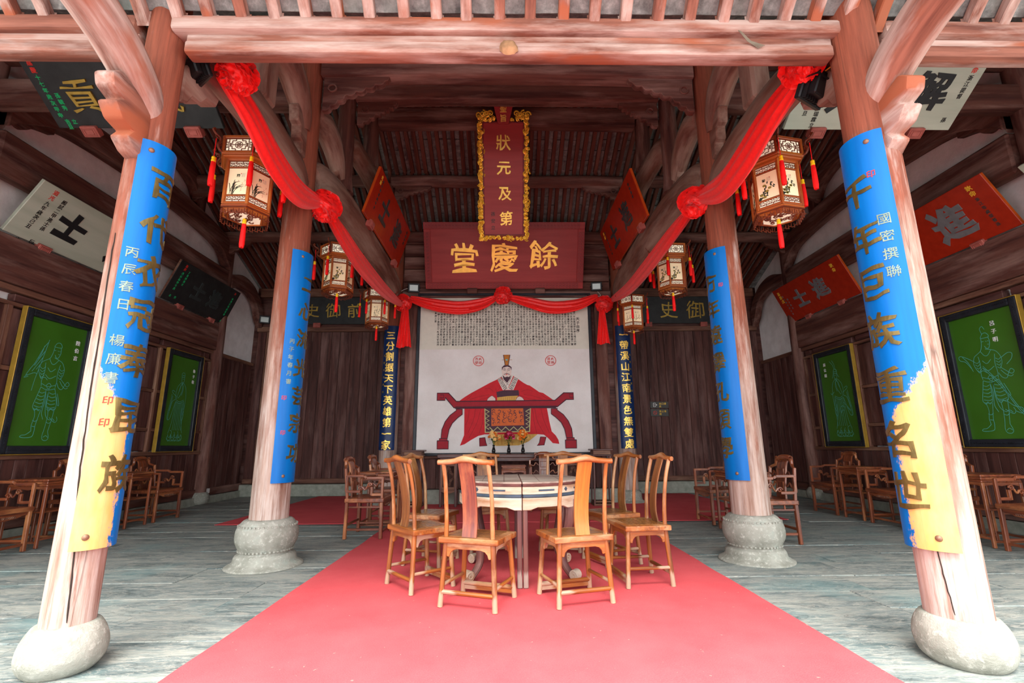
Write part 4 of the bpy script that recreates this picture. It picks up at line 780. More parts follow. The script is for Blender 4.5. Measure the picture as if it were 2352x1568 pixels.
# ================================================================== COUPLET BOARDS ON THE COLUMNS
def couplet(label, x, y, R, phi, half, z0, z1, mat, txt, zs, size, lmat, side=None, flip=False, small=None, smat='pale_letter', nails=True, seals=(), tx=0.0):
    t = thing('couplet_board', label, 'sign', (x, y, z0)); n = 20; m = 24; vs = []; fs = []; gs = []; th = 0.016
    for k, rr_ in enumerate((R, R + th)):
        for i in range(m + 1):
            z = (z1 - z0) * i / m
            for j in range(n + 1):
                u = j / n; a = phi - half + 2 * half * u; vs.append((rr_ * cos(a), rr_ * sin(a), z)); gs.append((z + z0, (1 - u) if flip else u, 0.0))
    o2 = (m + 1) * (n + 1)
    for i in range(m):
        for j in range(n):
            q = i * (n + 1) + j; fs.append((q, q + n + 1, q + n + 2, q + 1)); fs.append((o2 + q, o2 + q + 1, o2 + q + n + 2, o2 + q + n + 1))
    for j in range(n): fs.append((j, j + 1, o2 + j + 1, o2 + j)); q = m * (n + 1) + j; fs.append((q + 1, q, o2 + q, o2 + q + 1))
    for i in range(m): q = i * (n + 1); fs.append((q + n + 1, q, o2 + q, o2 + q + n + 1)); q += n; fs.append((q, q + n + 1, o2 + q + n + 1, o2 + q))
    MB().add(vs, fs, gs).build('board', mat, t, smooth=40)
    def fn(p):
        a = phi + p.x / (R + th); r = R + th + p.z; return Vector((r * cos(a), r * sin(a), p.y - z0))
    chars(t, txt, [tx] * len(txt), zs, size, lmat, 0.007, 0.018, 0.07, fn=fn)
    if small: small_text(t, [small], smat, small[3] if len(small) > 3 else 0.085, small[4] if len(small) > 4 else 0.1, fn=fn) if len(small) == 3 else small_text(t, [small[:3]], smat, small[3], small[4], fn=fn)
    for xx, zz in seals: small_text(t, [(xx, zz, '印')], 'red_ink', 0.055, 0.06, fn=fn, name='seal')
    if nails:
        for xx, zz in ((0.0 + (0.085 if flip else -0.085), z1 - 0.07), (0.0 + (0.085 if flip else -0.085), z0 + 0.07)):
            mb = MB(); mb.lathe([(0.0, 0.012), (0.010, 0.010), (0.017, 0.004), (0.018, 0.0)], 12); c = fn(Vector((xx, zz, 0))); a = phi + xx / (R + th)
            o = mb.build('nail_head', 'nail_rust', t, smooth=60); o.matrix_local = frame(c, (-sin(a), cos(a), 0), (0, 0, 1))
PH = radians(-16); HF = radians(54)
couplet('wide blue couplet board, yellow paint showing on its lower left, on the front column', -XC, YF, 0.145, PH, HF, 0.64, 3.22, 'blue_paint_worn', '百代衣冠奉昆族', (2.93, 2.62, 2.32, 2.03, 1.73, 1.39, 1.05), 0.225, 'bronze_letter', small=(-0.095, 2.42, '丙辰春日 楊廉書', 0.075, 0.115), seals=((-0.09, 1.48), (-0.09, 1.35)), tx=0.035)
couplet('wide blue couplet board, yellow paint showing on its lower right, on the front column', 2.51, 2.965, 0.172, pi - PH, HF, 0.60, 3.26, 'blue_paint_worn', '千年巨族重名世', (2.86, 2.53, 2.22, 1.90, 1.55, 1.22, 0.92), 0.235, 'bronze_letter', flip=True, small=(0.105, 2.62, '國密撰聯', 0.08, 0.12), seals=((0.08, 2.95),), tx=-0.035)
couplet('narrow clean blue couplet board on the inner column, thin pale text down its left edge', -XC - 0.03, YM, 0.200, PH, HF, 0.83, 3.43, 'blue_paint', '二心流光芸宗功', (3.05, 2.72, 2.40, 2.06, 1.75, 1.45, 1.14), 0.22, 'bronze_letter', small=(-0.12, 2.35, '丙子年春月書', 0.06, 0.09), seals=((-0.13, 1.35), (-0.15, 1.72)), tx=0.03)
couplet('narrow clean blue couplet board on the inner column, gold text running to its right edge', XC + 0.03, YM, 0.206, pi - PH, HF, 0.82, 3.46, 'blue_paint', '万年遠澤孔須學', (3.05, 2.74, 2.43, 2.11, 1.78, 1.47, 1.16), 0.23, 'bronze_letter', flip=True, seals=((0.12, 3.0),), tx=-0.03)
for s, txt, t in ((-1, '三分割据天下英雄第一家', 'left'), (1, '一帶溪山江南景色無雙處', 'right')):
    couplet('navy couplet board with eleven gold characters on the back column, %s of the banner' % t, s * (XC + 0.03), YB, 0.203, -pi / 2 + s * 0.05, radians(50), 1.12, 3.82, 'navy_paint', txt, [3.60 - i * 0.238 for i in range(11)], 0.205, 'gold_letter', flip=s > 0, small=(-0.13 if s < 0 else 0.13, 3.15, '孫權故里題聯', 0.05, 0.16), smat='dull_gold')

# ================================================================== BANNER
KP = 0.001704; K2 = 0.009776
bn = thing('painted_banner', 'large printed banner of a red-robed seated ruler below columns of black text', 'banner', M=frame((-0.07, 10.515, 1.05), (1, 0, 0), (0, 0, 1)))
BW, BH = 3.80, 3.50
MB().span(-BW / 2, BW / 2, 0, BH, -0.02, 0).build('sheet', 'banner_paper', bn)
fm = MB()
for x0, x1, y0, y1 in ((-BW / 2 - 0.07, -BW / 2, -0.06, BH + 0.06), (BW / 2, BW / 2 + 0.07, -0.06, BH + 0.06), (-BW / 2, BW / 2, -0.06, 0), (-BW / 2, BW / 2, BH, BH + 0.06)): fm.span(x0, x1, y0, y1, -0.02, 0.03)
fm.build('banner_frame', 'picture_frame_black', bn, bevel=0.008)
B = lambda X, Y: ((X - 1155) * KP, 0.03 + (1350 - Y) * KP)
BP = lambda px, py: ((px - 1161.3) * K2, 0.03 + (1035.3 - py) * K2)
MB().flat([BP(968, 808), BP(1356, 808), BP(1356, 684), BP(968, 684)], 0.0012).build('text_ground', 'banner_text_ground', bn)
LN = ['子權承手祖業緒得有南土雄分四國', '以上受姓源流述輔臣等直奏謹于實', '孫氏官音屬郡樂安出于堯妻舜兩妃', '爲治雨姓曰媯舜傳大下于大禹而商', '國不尚虛名役無許以祖父謹聲含', '十六世猶帶有坫于虞君故不傳世當', '中興得虞君之后虞遂公光於年爲諸', '特商均封國即虞遂以號稱光生泰', '夏生頻頻生康康生表表生環環生岩', '生惡惡生希希于殷末失國武王克殷后', '慮遂公希之子曰遏父征爲陶正悅其能', '以元女大姬妻之此王姬之配主遏父配姬', '而生滿封于陳以奉虞帝舜祀卒諡胡公滿', '生申公都侯侯生孝公突突生慎公圉圉', '生幽公寧寧生公孝孝生武公靈靈生平', '公申變變生文公幸幸生厲公陀陀生完字', '敬仲爲陳大夫及宣公殺曰立款太子完', '懼禍及身奔齊食采于齊改姓田氏諡仲以', '女妻之完生稚孟夷夷生湣孟莊莊生文子', '須無無生桓公無字字生書字曰孫占爲齊', '大夫伐莒而功成其大印以孫占之字受姓', '孫氏子大父之所姓由祖占發始者也采食', '樂安其郡號馮占生馮爲上卿馮生武字長', '卿以兵機動吳主闔閭著成策吳楚志馬', '武生明字之元以父功襲蔭復以孝廉封富', '春侯子膽及弟便等各治業于富之江南居', '宅繁茂賜明子膽仕魏因龐涓刖足齊使復', '戴于齊顏生勝字國輔勝生蓋字道光蓋生', '知知生念念生益字元機封東吳侯益生卿', '卿生訓訓生醫醫生慶慶生復復生', '仁仁生皋皋生通通生厚厚生淳淳生瑤瑤', '生蓮蓮生蘋蘋生國字元明為郎國生耽國', '祖于弦祖父子種德以平生手皇祖居長諱', '皇祖性孝肄聞南北生手皇考堅子兄策', '命名曰權手今于己酉歲四月之吉敢襲', '帝位群臣咸集手受賀外追尊皇祖鍾爲', '稱王追尊皇考爲武烈皇帝兄策爲長沙', '長子爲皇太子皇祖孝隨主漢順帝甲', '皇考武烈皇帝孝桓永壽乙未生兄策', '生平乙卯生子孝靈光和壬戌生太子', '未歲生太祖皇后太后妃未', '井金子以侯一統大定另行追尊實', '臣最親信人施以嗣配享若周公瑾', '白子明陸伯言百世不更今將子序', '馬卿顧卿張卿陳卿謝景範慎諸卿', '遷都建業定文淵翰閣之后付史', '閱之于黃龍元載新改年號自序', '本源之意']
tx = MB()
for c, ln in enumerate(LN):
    px = 1323.7 - c * 6.845; m = len(ln)
    for r, ch in enumerate(ln):
        py = 796.8 - (m - 1 - r) * 5.95 if c < 47 else 722 + r * 6.5
        x, yv = BP(px, py); letter(tx, ch, x, yv, 0.056, 0.002, 0.0, 0.018, 0.0, res=1)
for i, ch in enumerate('天子自序'): x, yv = BP(1331.5, 736.5 + i * 9.3); letter(tx, ch, x, yv, 0.083, 0.002, 0.0, 0.022, 0.0, res=1)
o = tx.build('printed_text', 'print_black', bn); o['kind'] = 'stuff'
PM = ['robe_red', 'desk_red', 'desk_outline', 'robe_fold', 'print_cream', 'print_ochre', 'print_orange', 'print_plum', 'print_skin', 'print_brown', 'print_teal', 'print_olive', 'print_black', 'red_ink']
pr = MB(); ZL = [0.0015]
def poly(pts, m, z=None):
    ZL[0] += 0.00025; pr.flat([B(*q) for q in pts][::-1], z or ZL[0], PM.index(m))
    P = [B(*q) for q in pts]; A = sum(P[i][0] * P[(i + 1) % len(P)][1] - P[(i + 1) % len(P)][0] * P[i][1] for i in range(len(P)))
    if A > 0: pr.f[-1] = pr.f[-1][::-1]
def line(pts, w, m, sm=4, taper=False): ZL[0] += 0.0001; pr.stroke([B(*q) for q in pts], w * KP, ZL[0], PM.index(m), sm, taper)
mir = lambda pts: [(2364 - x, y) for x, y in pts]
poly([(1000, 1140), (1575, 1140), (1450, 1235), (1330, 1280), (1050, 1285), (1010, 1270)], 'print_ochre')
for x in (1060, 1110, 1180, 1240, 1330, 1400, 1470): line([(x, 1150), (x + 8, 1275 - max(0, x - 1250) * .4)], 5, 'print_brown')
for q in ([(835, 1188), (905, 1180), (915, 1240), (932, 1280), (838, 1287)], [(1605, 1178), (1678, 1178), (1650, 1278), (1560, 1282), (1590, 1250)]): poly(q, 'desk_red'); line(q + [q[0]], 9, 'desk_outline', 1)
poly([(640, 812), (1695, 812), (1722, 980), (1750, 1110), (1800, 1160), (1832, 1215), (1842, 1265), (1760, 1255), (1705, 1195), (1650, 1150), (1560, 1142), (900, 1142), (820, 1160), (720, 1215), (650, 1260), (590, 1280), (640, 1150)], 'robe_red')
for q in ([(850, 820), (800, 1000), (700, 1190)], [(780, 820), (760, 950), (690, 1120)], [(880, 830), (870, 1000), (830, 1130)], [(1540, 820), (1570, 980), (1660, 1150)], [(1620, 820), (1650, 960), (1720, 1130)], [(1510, 830), (1530, 1000), (1560, 1130)], [(700, 830), (690, 940), (660, 1020)]): line(q, 6, 'robe_fold')
poly([(1095, 415), (1055, 445), (960, 490), (850, 550), (720, 620), (640, 670), (560, 728), (1795, 724), (1720, 670), (1650, 622), (1600, 610), (1530, 560), (1480, 525), (1450, 518), (1400, 490), (1330, 440), (1275, 400)], 'robe_red')
for q in ([(960, 640), (850, 660), (700, 700)], [(1010, 600), (960, 560), (900, 560)], [(1000, 655), (900, 690), (800, 712)], [(1040, 560), (1050, 600), (1050, 650)], [(1350, 650), (1450, 690), (1560, 712)], [(1370, 600), (1450, 580), (1520, 600)], [(1400, 640), (1520, 660), (1640, 700)], [(1120, 470), (1100, 540), (1060, 590)], [(740, 625), (700, 680), (640, 715)], [(1600, 615), (1660, 670), (1740, 712)]): line(q, 5, 'robe_fold')
poly([(1060, 672), (1200, 655), (1320, 655), (1345, 718), (1060, 720)], 'print_ochre')
for x in range(1080, 1330, 28): line([(x, 672), (x, 715)], 4, 'print_brown', 1)
poly([(1052, 605), (1150, 585), (1335, 585), (1342, 655), (1200, 660), (1058, 676)], 'print_plum')
for q in ([(928, 716), (940, 690), (970, 665), (995, 655), (1035, 690), (1034, 718)], [(1295, 716), (1312, 685), (1340, 663), (1380, 680), (1406, 716)]): poly(q, 'print_skin'); line(q, 4, 'print_plum')
poly([(1110, 400), (1180, 560), (1190, 575), (1270, 395), (1240, 380), (1130, 380)], 'print_cream')
poly([(1062, 445), (1100, 415), (1218, 580), (1130, 582)], 'print_cream'); poly([(1282, 402), (1332, 436), (1268, 582), (1192, 580)], 'print_cream')
line([(1110, 402), (1150, 470), (1215, 520)], 4, 'print_plum'); line([(1245, 395), (1215, 470), (1160, 540)], 4, 'print_plum')
def meander(ax, ay, bx, by, n):
    d = Vector((bx - ax, by - ay, 0)); L = d.length / n; d.normalize(); e = Vector((-d.y, d.x, 0))
    for i in range(n):
        o_ = Vector((ax, ay, 0)) + d * (L * i)
        k = [(0.05, -.42), (.82, -.42), (.82, .42), (.2, .42), (.2, -.1), (.58, -.1), (.58, .15)]
        line([tuple((o_ + d * (a * L) + e * (c * 46))[:2]) for a, c in k], 8, 'print_black', 1)
meander(1080, 430, 1172, 576, 4); meander(1306, 420, 1230, 576, 4)
poly([(1122, 285), (1240, 285), (1246, 340), (1234, 400), (1210, 432), (1180, 446), (1150, 432), (1128, 400), (1117, 340)], 'print_skin')
poly([(1120, 330), (1120, 285), (1150, 258), (1212, 258), (1246, 285), (1244, 330), (1232, 292), (1190, 276), (1136, 290)], 'print_plum')
poly([(1128, 388), (1160, 418), (1185, 408), (1212, 414), (1234, 390), (1228, 432), (1205, 465), (1188, 490), (1165, 470), (1140, 440)], 'print_plum')
for q in ([(1135, 312), (1152, 306), (1170, 314)], [(1192, 314), (1212, 304), (1230, 310)]): line(q, 6, 'print_black')
for q in ([(1140, 328), (1155, 324), (1168, 330)], [(1196, 330), (1212, 324), (1226, 328)]): line(q, 5, 'print_black')
line([(1184, 315), (1188, 345), (1176, 358), (1190, 360)], 3, 'print_brown'); line([(1145, 382), (1165, 372), (1182, 368), (1200, 372), (1222, 382)], 7, 'print_plum'); poly([(1165, 378), (1182, 374), (1198, 378), (1182, 388)], 'red_ink')
poly([(1140, 120), (1225, 120), (1206, 258), (1160, 258)], 'print_brown'); line([(1140, 122), (1162, 256)], 9, 'print_plum', 1); line([(1226, 122), (1204, 256)], 9, 'print_plum', 1)
for yy in (150, 175, 205, 230): line([(1158, yy), (1210, yy)], 3, 'print_ochre', 1)
line([(1120, 190), (1255, 188)], 5, 'print_brown', 1); poly([(1182 + 14 * cos(k * pi / 6), 188 + 9 * sin(k * pi / 6)) for k in range(12)], 'print_teal')
poly([(895, 815), (1490, 815), (1475, 1115), (902, 1122)], 'print_olive'); poly([(908, 815), (1476, 815), (1462, 1103), (914, 1110)], 'print_plum')
zz = [(925, 830)]
for side in ((930, 830, 930, 1080), (960, 1075, 1420, 1070), (1445, 1065, 1445, 830)):
    x0, y0, x1, y1 = side; n = 9; pts = []
    for i in range(n + 1):
        t = i / n; w = 26 if i % 2 else -22; pts.append((x0 + (x1 - x0) * t + (w if x0 == x1 else 0), y0 + (y1 - y0) * t + (w if x0 != x1 else 0)))
    line(pts, 13, 'print_olive', 1)
poly([(985, 812), (1390, 812), (1400, 1030), (985, 1038)], 'print_orange')
rg = random.Random(9)
for k in range(26):
    cx, cy = 1010 + (k % 6) * 70 + rg.uniform(-10, 10), 850 + (k // 6) * 40 + rg.uniform(-10, 10); a0 = rg.uniform(0, 6.3); sg = rg.choice((-1, 1)); r0 = rg.uniform(18, 34)
    line([(min(1385, max(995, cx + r0 * (1 - .75 * t / 7) * cos(a0 + sg * t * .8))), min(1025, max(822, cy + r0 * (1 - .75 * t / 7) * sin(a0 + sg * t * .8)))) for t in range(8)], 9, 'print_plum', 3, True)
dk = [(535, 725), (1800, 718), (1915, 622), (2040, 622), (2040, 708), (1945, 708), (1830, 800), (505, 805), (395, 675), (392, 710), (290, 710), (290, 618), (435, 618)]
poly(dk, 'desk_red'); line(dk + [dk[0]], 13, 'desk_outline', 1); line([(525, 792), (1825, 790)], 8, 'desk_outline', 1); line([(520, 812), (1812, 810)], 14, 'desk_outline', 1)
for f in (lambda q: q, mir):
    line(f([(330, 640), (375, 640), (375, 680), (320, 680)]), 8, 'desk_outline', 1)
    lg = [(535, 822), (615, 825), (615, 890), (560, 930), (490, 1000), (450, 1080), (430, 1190), (350, 1190), (360, 1080), (400, 980), (460, 900), (540, 840)]
    ft = [(305, 1215), (330, 1215), (330, 1190), (430, 1190), (430, 1215), (445, 1215), (445, 1318), (305, 1318)]
    poly(f(lg), 'desk_red'); line(f(lg + [lg[0]]), 10, 'desk_outline', 1); poly(f(ft), 'desk_red'); line(f(ft + [ft[0]]), 10, 'desk_outline', 1); line(f([(305, 1218), (445, 1218)]), 9, 'desk_outline', 1)
for cx, cc in ((815, '火燒赤壁'), (1757, '火燒連營')):
    line([(cx + 68 * cos(k * pi / 14), 200 + 66 * sin(k * pi / 14)) for k in range(29)], 7, 'red_ink', 1)
    for ch, dx, dy in zip(cc, (24, 24, -24, -24), (-24, 24, -24, 24)): x, yv = B(cx + dx, 200 + dy); letter(pr, ch, x, yv, 0.075, ZL[0], 0.0, 0.0, 0, mi=PM.index('red_ink'), res=1)
pr.build('painted_figure', PM, bn)

# ================================================================== GREEN PICTURES ON THE SIDE WALLS
def fig_warrior(flag=True, spear=False, m=1):
    L = []
    A = lambda *p: L.append([(0.5 + m * (x - 0.5), y) for x, y in p])
    A((.47, .86), (.50, .885), (.55, .89), (.585, .87), (.58, .85), (.47, .85), (.47, .86)); A((.47, .85), (.46, .80), (.44, .76), (.42, .74)); A((.58, .85), (.59, .81), (.575, .775), (.55, .755), (.52, .76), (.50, .78)); A((.46, .82), (.50, .82)); A((.53, .82), (.545, .815)); A((.56, .82), (.575, .815)); A((.55, .79), (.57, .79))
    A((.42, .74), (.36, .72), (.31, .70), (.28, .65), (.30, .60), (.34, .56)); A((.50, .755), (.58, .74), (.65, .72), (.70, .67), (.70, .62), (.67, .58)); A((.42, .74), (.47, .70), (.52, .70), (.58, .74))
    for k in range(4): A((.29 + .012 * k, .66 - .025 * k), (.34, .645 - .025 * k), (.385, .665 - .025 * k)); A((.62, .665 - .025 * k), (.66, .65 - .025 * k), (.70 - .01 * k, .665 - .025 * k))
    A((.37, .70), (.38, .62), (.36, .55), (.37, .50)); A((.62, .70), (.60, .62), (.61, .55), (.60, .50)); A((.37, .52), (.48, .50), (.60, .52)); A((.37, .49), (.48, .47), (.61, .49)); A((.45, .51), (.49, .53), (.53, .51), (.49, .48), (.45, .51)); A((.42, .66), (.48, .63), (.55, .66)); A((.40, .60), (.48, .57), (.58, .60))
    A((.34, .56), (.40, .575), (.45, .555)); A((.67, .58), (.73, .55), (.80, .52), (.84, .54), (.80, .56), (.76, .53), (.72, .49), (.66, .50), (.62, .54)); A((.66, .56), (.72, .52), (.78, .50), (.82, .51))
    A((.37, .49), (.33, .40), (.30, .32), (.36, .30), (.44, .31), (.46, .40), (.46, .48)); A((.60, .49), (.65, .42), (.68, .33), (.62, .31), (.53, .32), (.51, .40), (.51, .48))
    for k in range(5):
        A((.35 - .008 * k, .45 - .03 * k), (.40, .44 - .03 * k), (.45, .45 - .03 * k)); A((.52, .45 - .03 * k), (.58, .44 - .03 * k), (.63 + .008 * k, .45 - .03 * k))
    A((.46, .47), (.48, .38), (.46, .28), (.50, .22)); A((.51, .47), (.50, .36), (.53, .26), (.60, .22), (.66, .23), (.70, .21)); A((.31, .31), (.34, .29), (.37, .31), (.40, .29), (.44, .31)); A((.53, .31), (.57, .295), (.60, .315), (.64, .30), (.68, .32))
    A((.34, .30), (.36, .24), (.34, .17), (.35, .12)); A((.44, .30), (.42, .24), (.40, .17), (.40, .12)); A((.35, .12), (.28, .09), (.22, .085), (.20, .07), (.28, .065), (.38, .075), (.40, .12)); A((.34, .21), (.38, .20), (.42, .215)); A((.35, .16), (.40, .155))
    A((.56, .30), (.57, .24), (.56, .16), (.55, .12)); A((.66, .31), (.65, .24), (.63, .16), (.62, .12)); A((.55, .12), (.54, .08), (.56, .05), (.62, .045), (.65, .07), (.62, .12)); A((.56, .20), (.61, .19), (.65, .205)); A((.56, .07), (.60, .085), (.64, .07)); A((.66, .45), (.72, .36), (.70, .35), (.655, .42)); A((.60, .24), (.70, .20), (.74, .22), (.72, .25))
    if flag:
        A((.36, .90), (.30, .70), (.25, .55), (.23, .45)); A((.355, .88), (.30, .83), (.24, .74), (.20, .68), (.14, .62), (.10, .57), (.16, .585), (.22, .60), (.27, .595)); A((.33, .80), (.26, .73), (.20, .66)); A((.31, .74), (.25, .68), (.18, .61)); A((.12, .58), (.08, .55), (.14, .565)); A((.30, .84), (.28, .78), (.24, .72)); A((.29, .68), (.24, .63))
    if spear:
        A((.40, .60), (.60, .44), (.78, .24), (.86, .17)); A((.41, .615), (.61, .455), (.79, .255), (.87, .19)); A((.84, .16), (.90, .14), (.88, .20)); A((.30, .66), (.20, .70), (.10, .73), (.06, .72), (.08, .69), (.16, .67), (.24, .60)); A((.12, .72), (.20, .66), (.25, .58)); A((.70, .66), (.80, .69), (.86, .68), (.84, .64), (.76, .60)); A((.50, .88), (.48, .93), (.52, .95), (.55, .92)); A((.66, .30), (.74, .26), (.84, .24), (.82, .20), (.74, .22))
    return L
def fig_scholar(m=1, plumes=False):
    L = []
    A = lambda *p: L.append([(0.5 + m * (x - 0.5), y) for x, y in p])
    A((.46, .82), (.45, .86), (.49, .875), (.54, .87), (.55, .83), (.46, .82)); A((.46, .82), (.465, .78), (.49, .755), (.53, .755), (.55, .78), (.55, .83)); A((.49, .80), (.51, .80)); A((.525, .80), (.54, .80)); A((.49, .76), (.50, .72), (.515, .76)); A((.47, .845), (.54, .845))
    A((.47, .755), (.40, .72), (.35, .68), (.33, .60), (.34, .54)); A((.53, .755), (.61, .72), (.66, .66), (.68, .55), (.67, .44), (.64, .36)); A((.49, .75), (.45, .68), (.40, .61), (.37, .55)); A((.52, .74), (.53, .68), (.50, .62), (.42, .56)); A((.455, .72), (.42, .64)); A((.54, .72), (.55, .66), (.52, .60))
    A((.37, .54), (.48, .52), (.62, .55)); A((.37, .52), (.48, .50), (.62, .53)); A((.36, .58), (.28, .60), (.22, .62), (.20, .64), (.24, .645), (.30, .63)); A((.34, .54), (.28, .53), (.24, .50), (.20, .42), (.17, .34), (.18, .30), (.23, .31), (.28, .38), (.32, .46), (.36, .52)); A((.21, .60), (.19, .50), (.15, .38), (.15, .31), (.18, .295)); A((.24, .58), (.22, .50), (.18, .40))
    for k in range(6): x = .40 + .042 * k; A((x, .51), (x - .012 + .006 * k, .40), (x - .02 + .012 * k, .28), (x - .03 + .014 * k, .18))
    A((.62, .54), (.66, .44), (.67, .34), (.63, .30), (.60, .36), (.60, .45)); A((.36, .51), (.34, .38), (.32, .28), (.28, .20), (.24, .14)); A((.63, .31), (.66, .22), (.70, .15))
    pts = []
    for k in range(9): pts += [(.24 + .055 * k, .13 - .035 * (k % 2)), (.265 + .055 * k, .10)]
    A(*pts); A(*[(x, yv - .035 - .01 * sin(x * 30)) for x, yv in pts]); A((.30, .18), (.36, .16), (.34, .10)); A((.44, .16), (.48, .12), (.46, .08)); A((.56, .17), (.60, .12), (.64, .09)); A((.26, .12), (.22, .08), (.30, .06), (.40, .055), (.52, .06), (.64, .055), (.72, .08), (.69, .13))
    if plumes: A((.49, .87), (.50, .93), (.56, .99)); A((.52, .87), (.55, .93), (.64, .985)); A((.47, .87), (.44, .80), (.40, .77)); A((.54, .86), (.58, .80), (.62, .77)); A((.20, .36), (.30, .42), (.38, .46)); A((.20, .345), (.30, .405)); A((.62, .60), (.70, .57), (.73, .59)); A((.36, .40), (.44, .42), (.50, .38), (.48, .30)); A((.38, .36), (.44, .37), (.48, .34))
    return L
def picture(label, s, y0, y1, z0, z1, lines, face, txt, tx0, ty0):
    X = (XL + 0.055) if s < 0 else (XR - 0.055); ex = (0, 1, 0) if s < 0 else (0, -1, 0); w, h = y1 - y0, z1 - z0
    t = thing('framed_picture', label, 'picture', M=frame((X, (y0 + y1) / 2, z0), ex, (0, 0, 1)))
    for nm, x0, x1, a, b in (('left', -w / 2, -w / 2 + 0.10, 0, h), ('right', w / 2 - 0.10, w / 2, 0, h), ('bottom', -w / 2 + 0.10, w / 2 - 0.10, 0, 0.11), ('top', -w / 2 + 0.10, w / 2 - 0.10, h - 0.10, h)):
        fr = MB().span(x0, x1, a, b, 0.0, 0.075).build('frame_bar', 'picture_frame_black', t, bevel=0.015, seg=2)
        rp = MB(); n = int(max(x1 - x0, b - a) / 0.022)
        for i in range(n):
            f = (i + .5) / n; c = ((x0 + x1) / 2, a + (b - a) * f, 0.079) if b - a > x1 - x0 else (x0 + (x1 - x0) * f, (a + b) / 2, 0.079)
            rp.box(c, (0.016, 0.011, 0.014), Matrix.Rotation(0.7, 3, 'Z'))
        rp.build('rope_moulding', 'picture_frame_black', fr)
    eb = MB()
    for x0, x1, a, b in ((-w / 2 - 0.012, -w / 2, -0.012, h + 0.012), (w / 2, w / 2 + 0.012, -0.012, h + 0.012), (-w / 2, w / 2, -0.012, 0), (-w / 2, w / 2, h, h + 0.012)): eb.span(x0, x1, a, b, 0.0, 0.072)
    eb.build('brass_edge', 'picture_frame_brass', t, bevel=0.003)
    pw, ph = w - 0.2, h - 0.21; n = 10; m = 16; vs = []; fs = []
    for i in range(m + 1):
        for j in range(n + 1):
            u, v = j / n, i / m; vs.append((-pw / 2 + pw * u, 0.11 + ph * v, 0.022 + 0.006 * noise.noise(Vector((u * 2.5, v * 3, y0)))))
    for i in range(m):
        for j in range(n): q = i * (n + 1) + j; fs.append((q, q + 1, q + n + 2, q + n + 1))
    pp = MB().add(vs, fs, [(v[0] + y0 * 3, v[1], 0) for v in vs]).build('print', face, t, smooth=60)
    ln = MB()
    for q in lines: ln.stroke([(-pw / 2 + pw * a, 0.11 + ph * b * 0.94) for a, b in q], 0.0065, 0.031, 0, 4)
    ln.build('line_figure', 'cyan_line', pp); small_text(pp, [(tx0 * pw, 0.11 + ty0 * ph, txt)], 'white_ink', 0.075, 0.115, fn=lambda p_: p_ + Vector((0, 0, 0.031)), name='caption')
picture('green picture of a warrior with a banner, beside the pale plaque wall', -1, 6.40, 7.52, 1.13, 3.10, fig_warrior(True), 'green_print', '陸伯言', 0.36, 0.87)
picture('green picture of a robed scholar in outline, below the black plaque', -1, 9.25, 10.33, 1.13, 3.10, fig_scholar(1), 'green_print', '魯子敬', 0.36, 0.87)
picture('green picture of a warrior with a spear, beside the big red plaque', 1, 5.98, 7.12, 1.13, 3.10, fig_warrior(False, True), 'green_print', '呂子明', 0.18, 0.90)
picture('green picture of a general with long plumes, below the smaller red plaque', 1, 9.10, 10.24, 1.13, 3.10, fig_scholar(-1, True), 'green_print', '周公瑾', -0.32, 0.90)

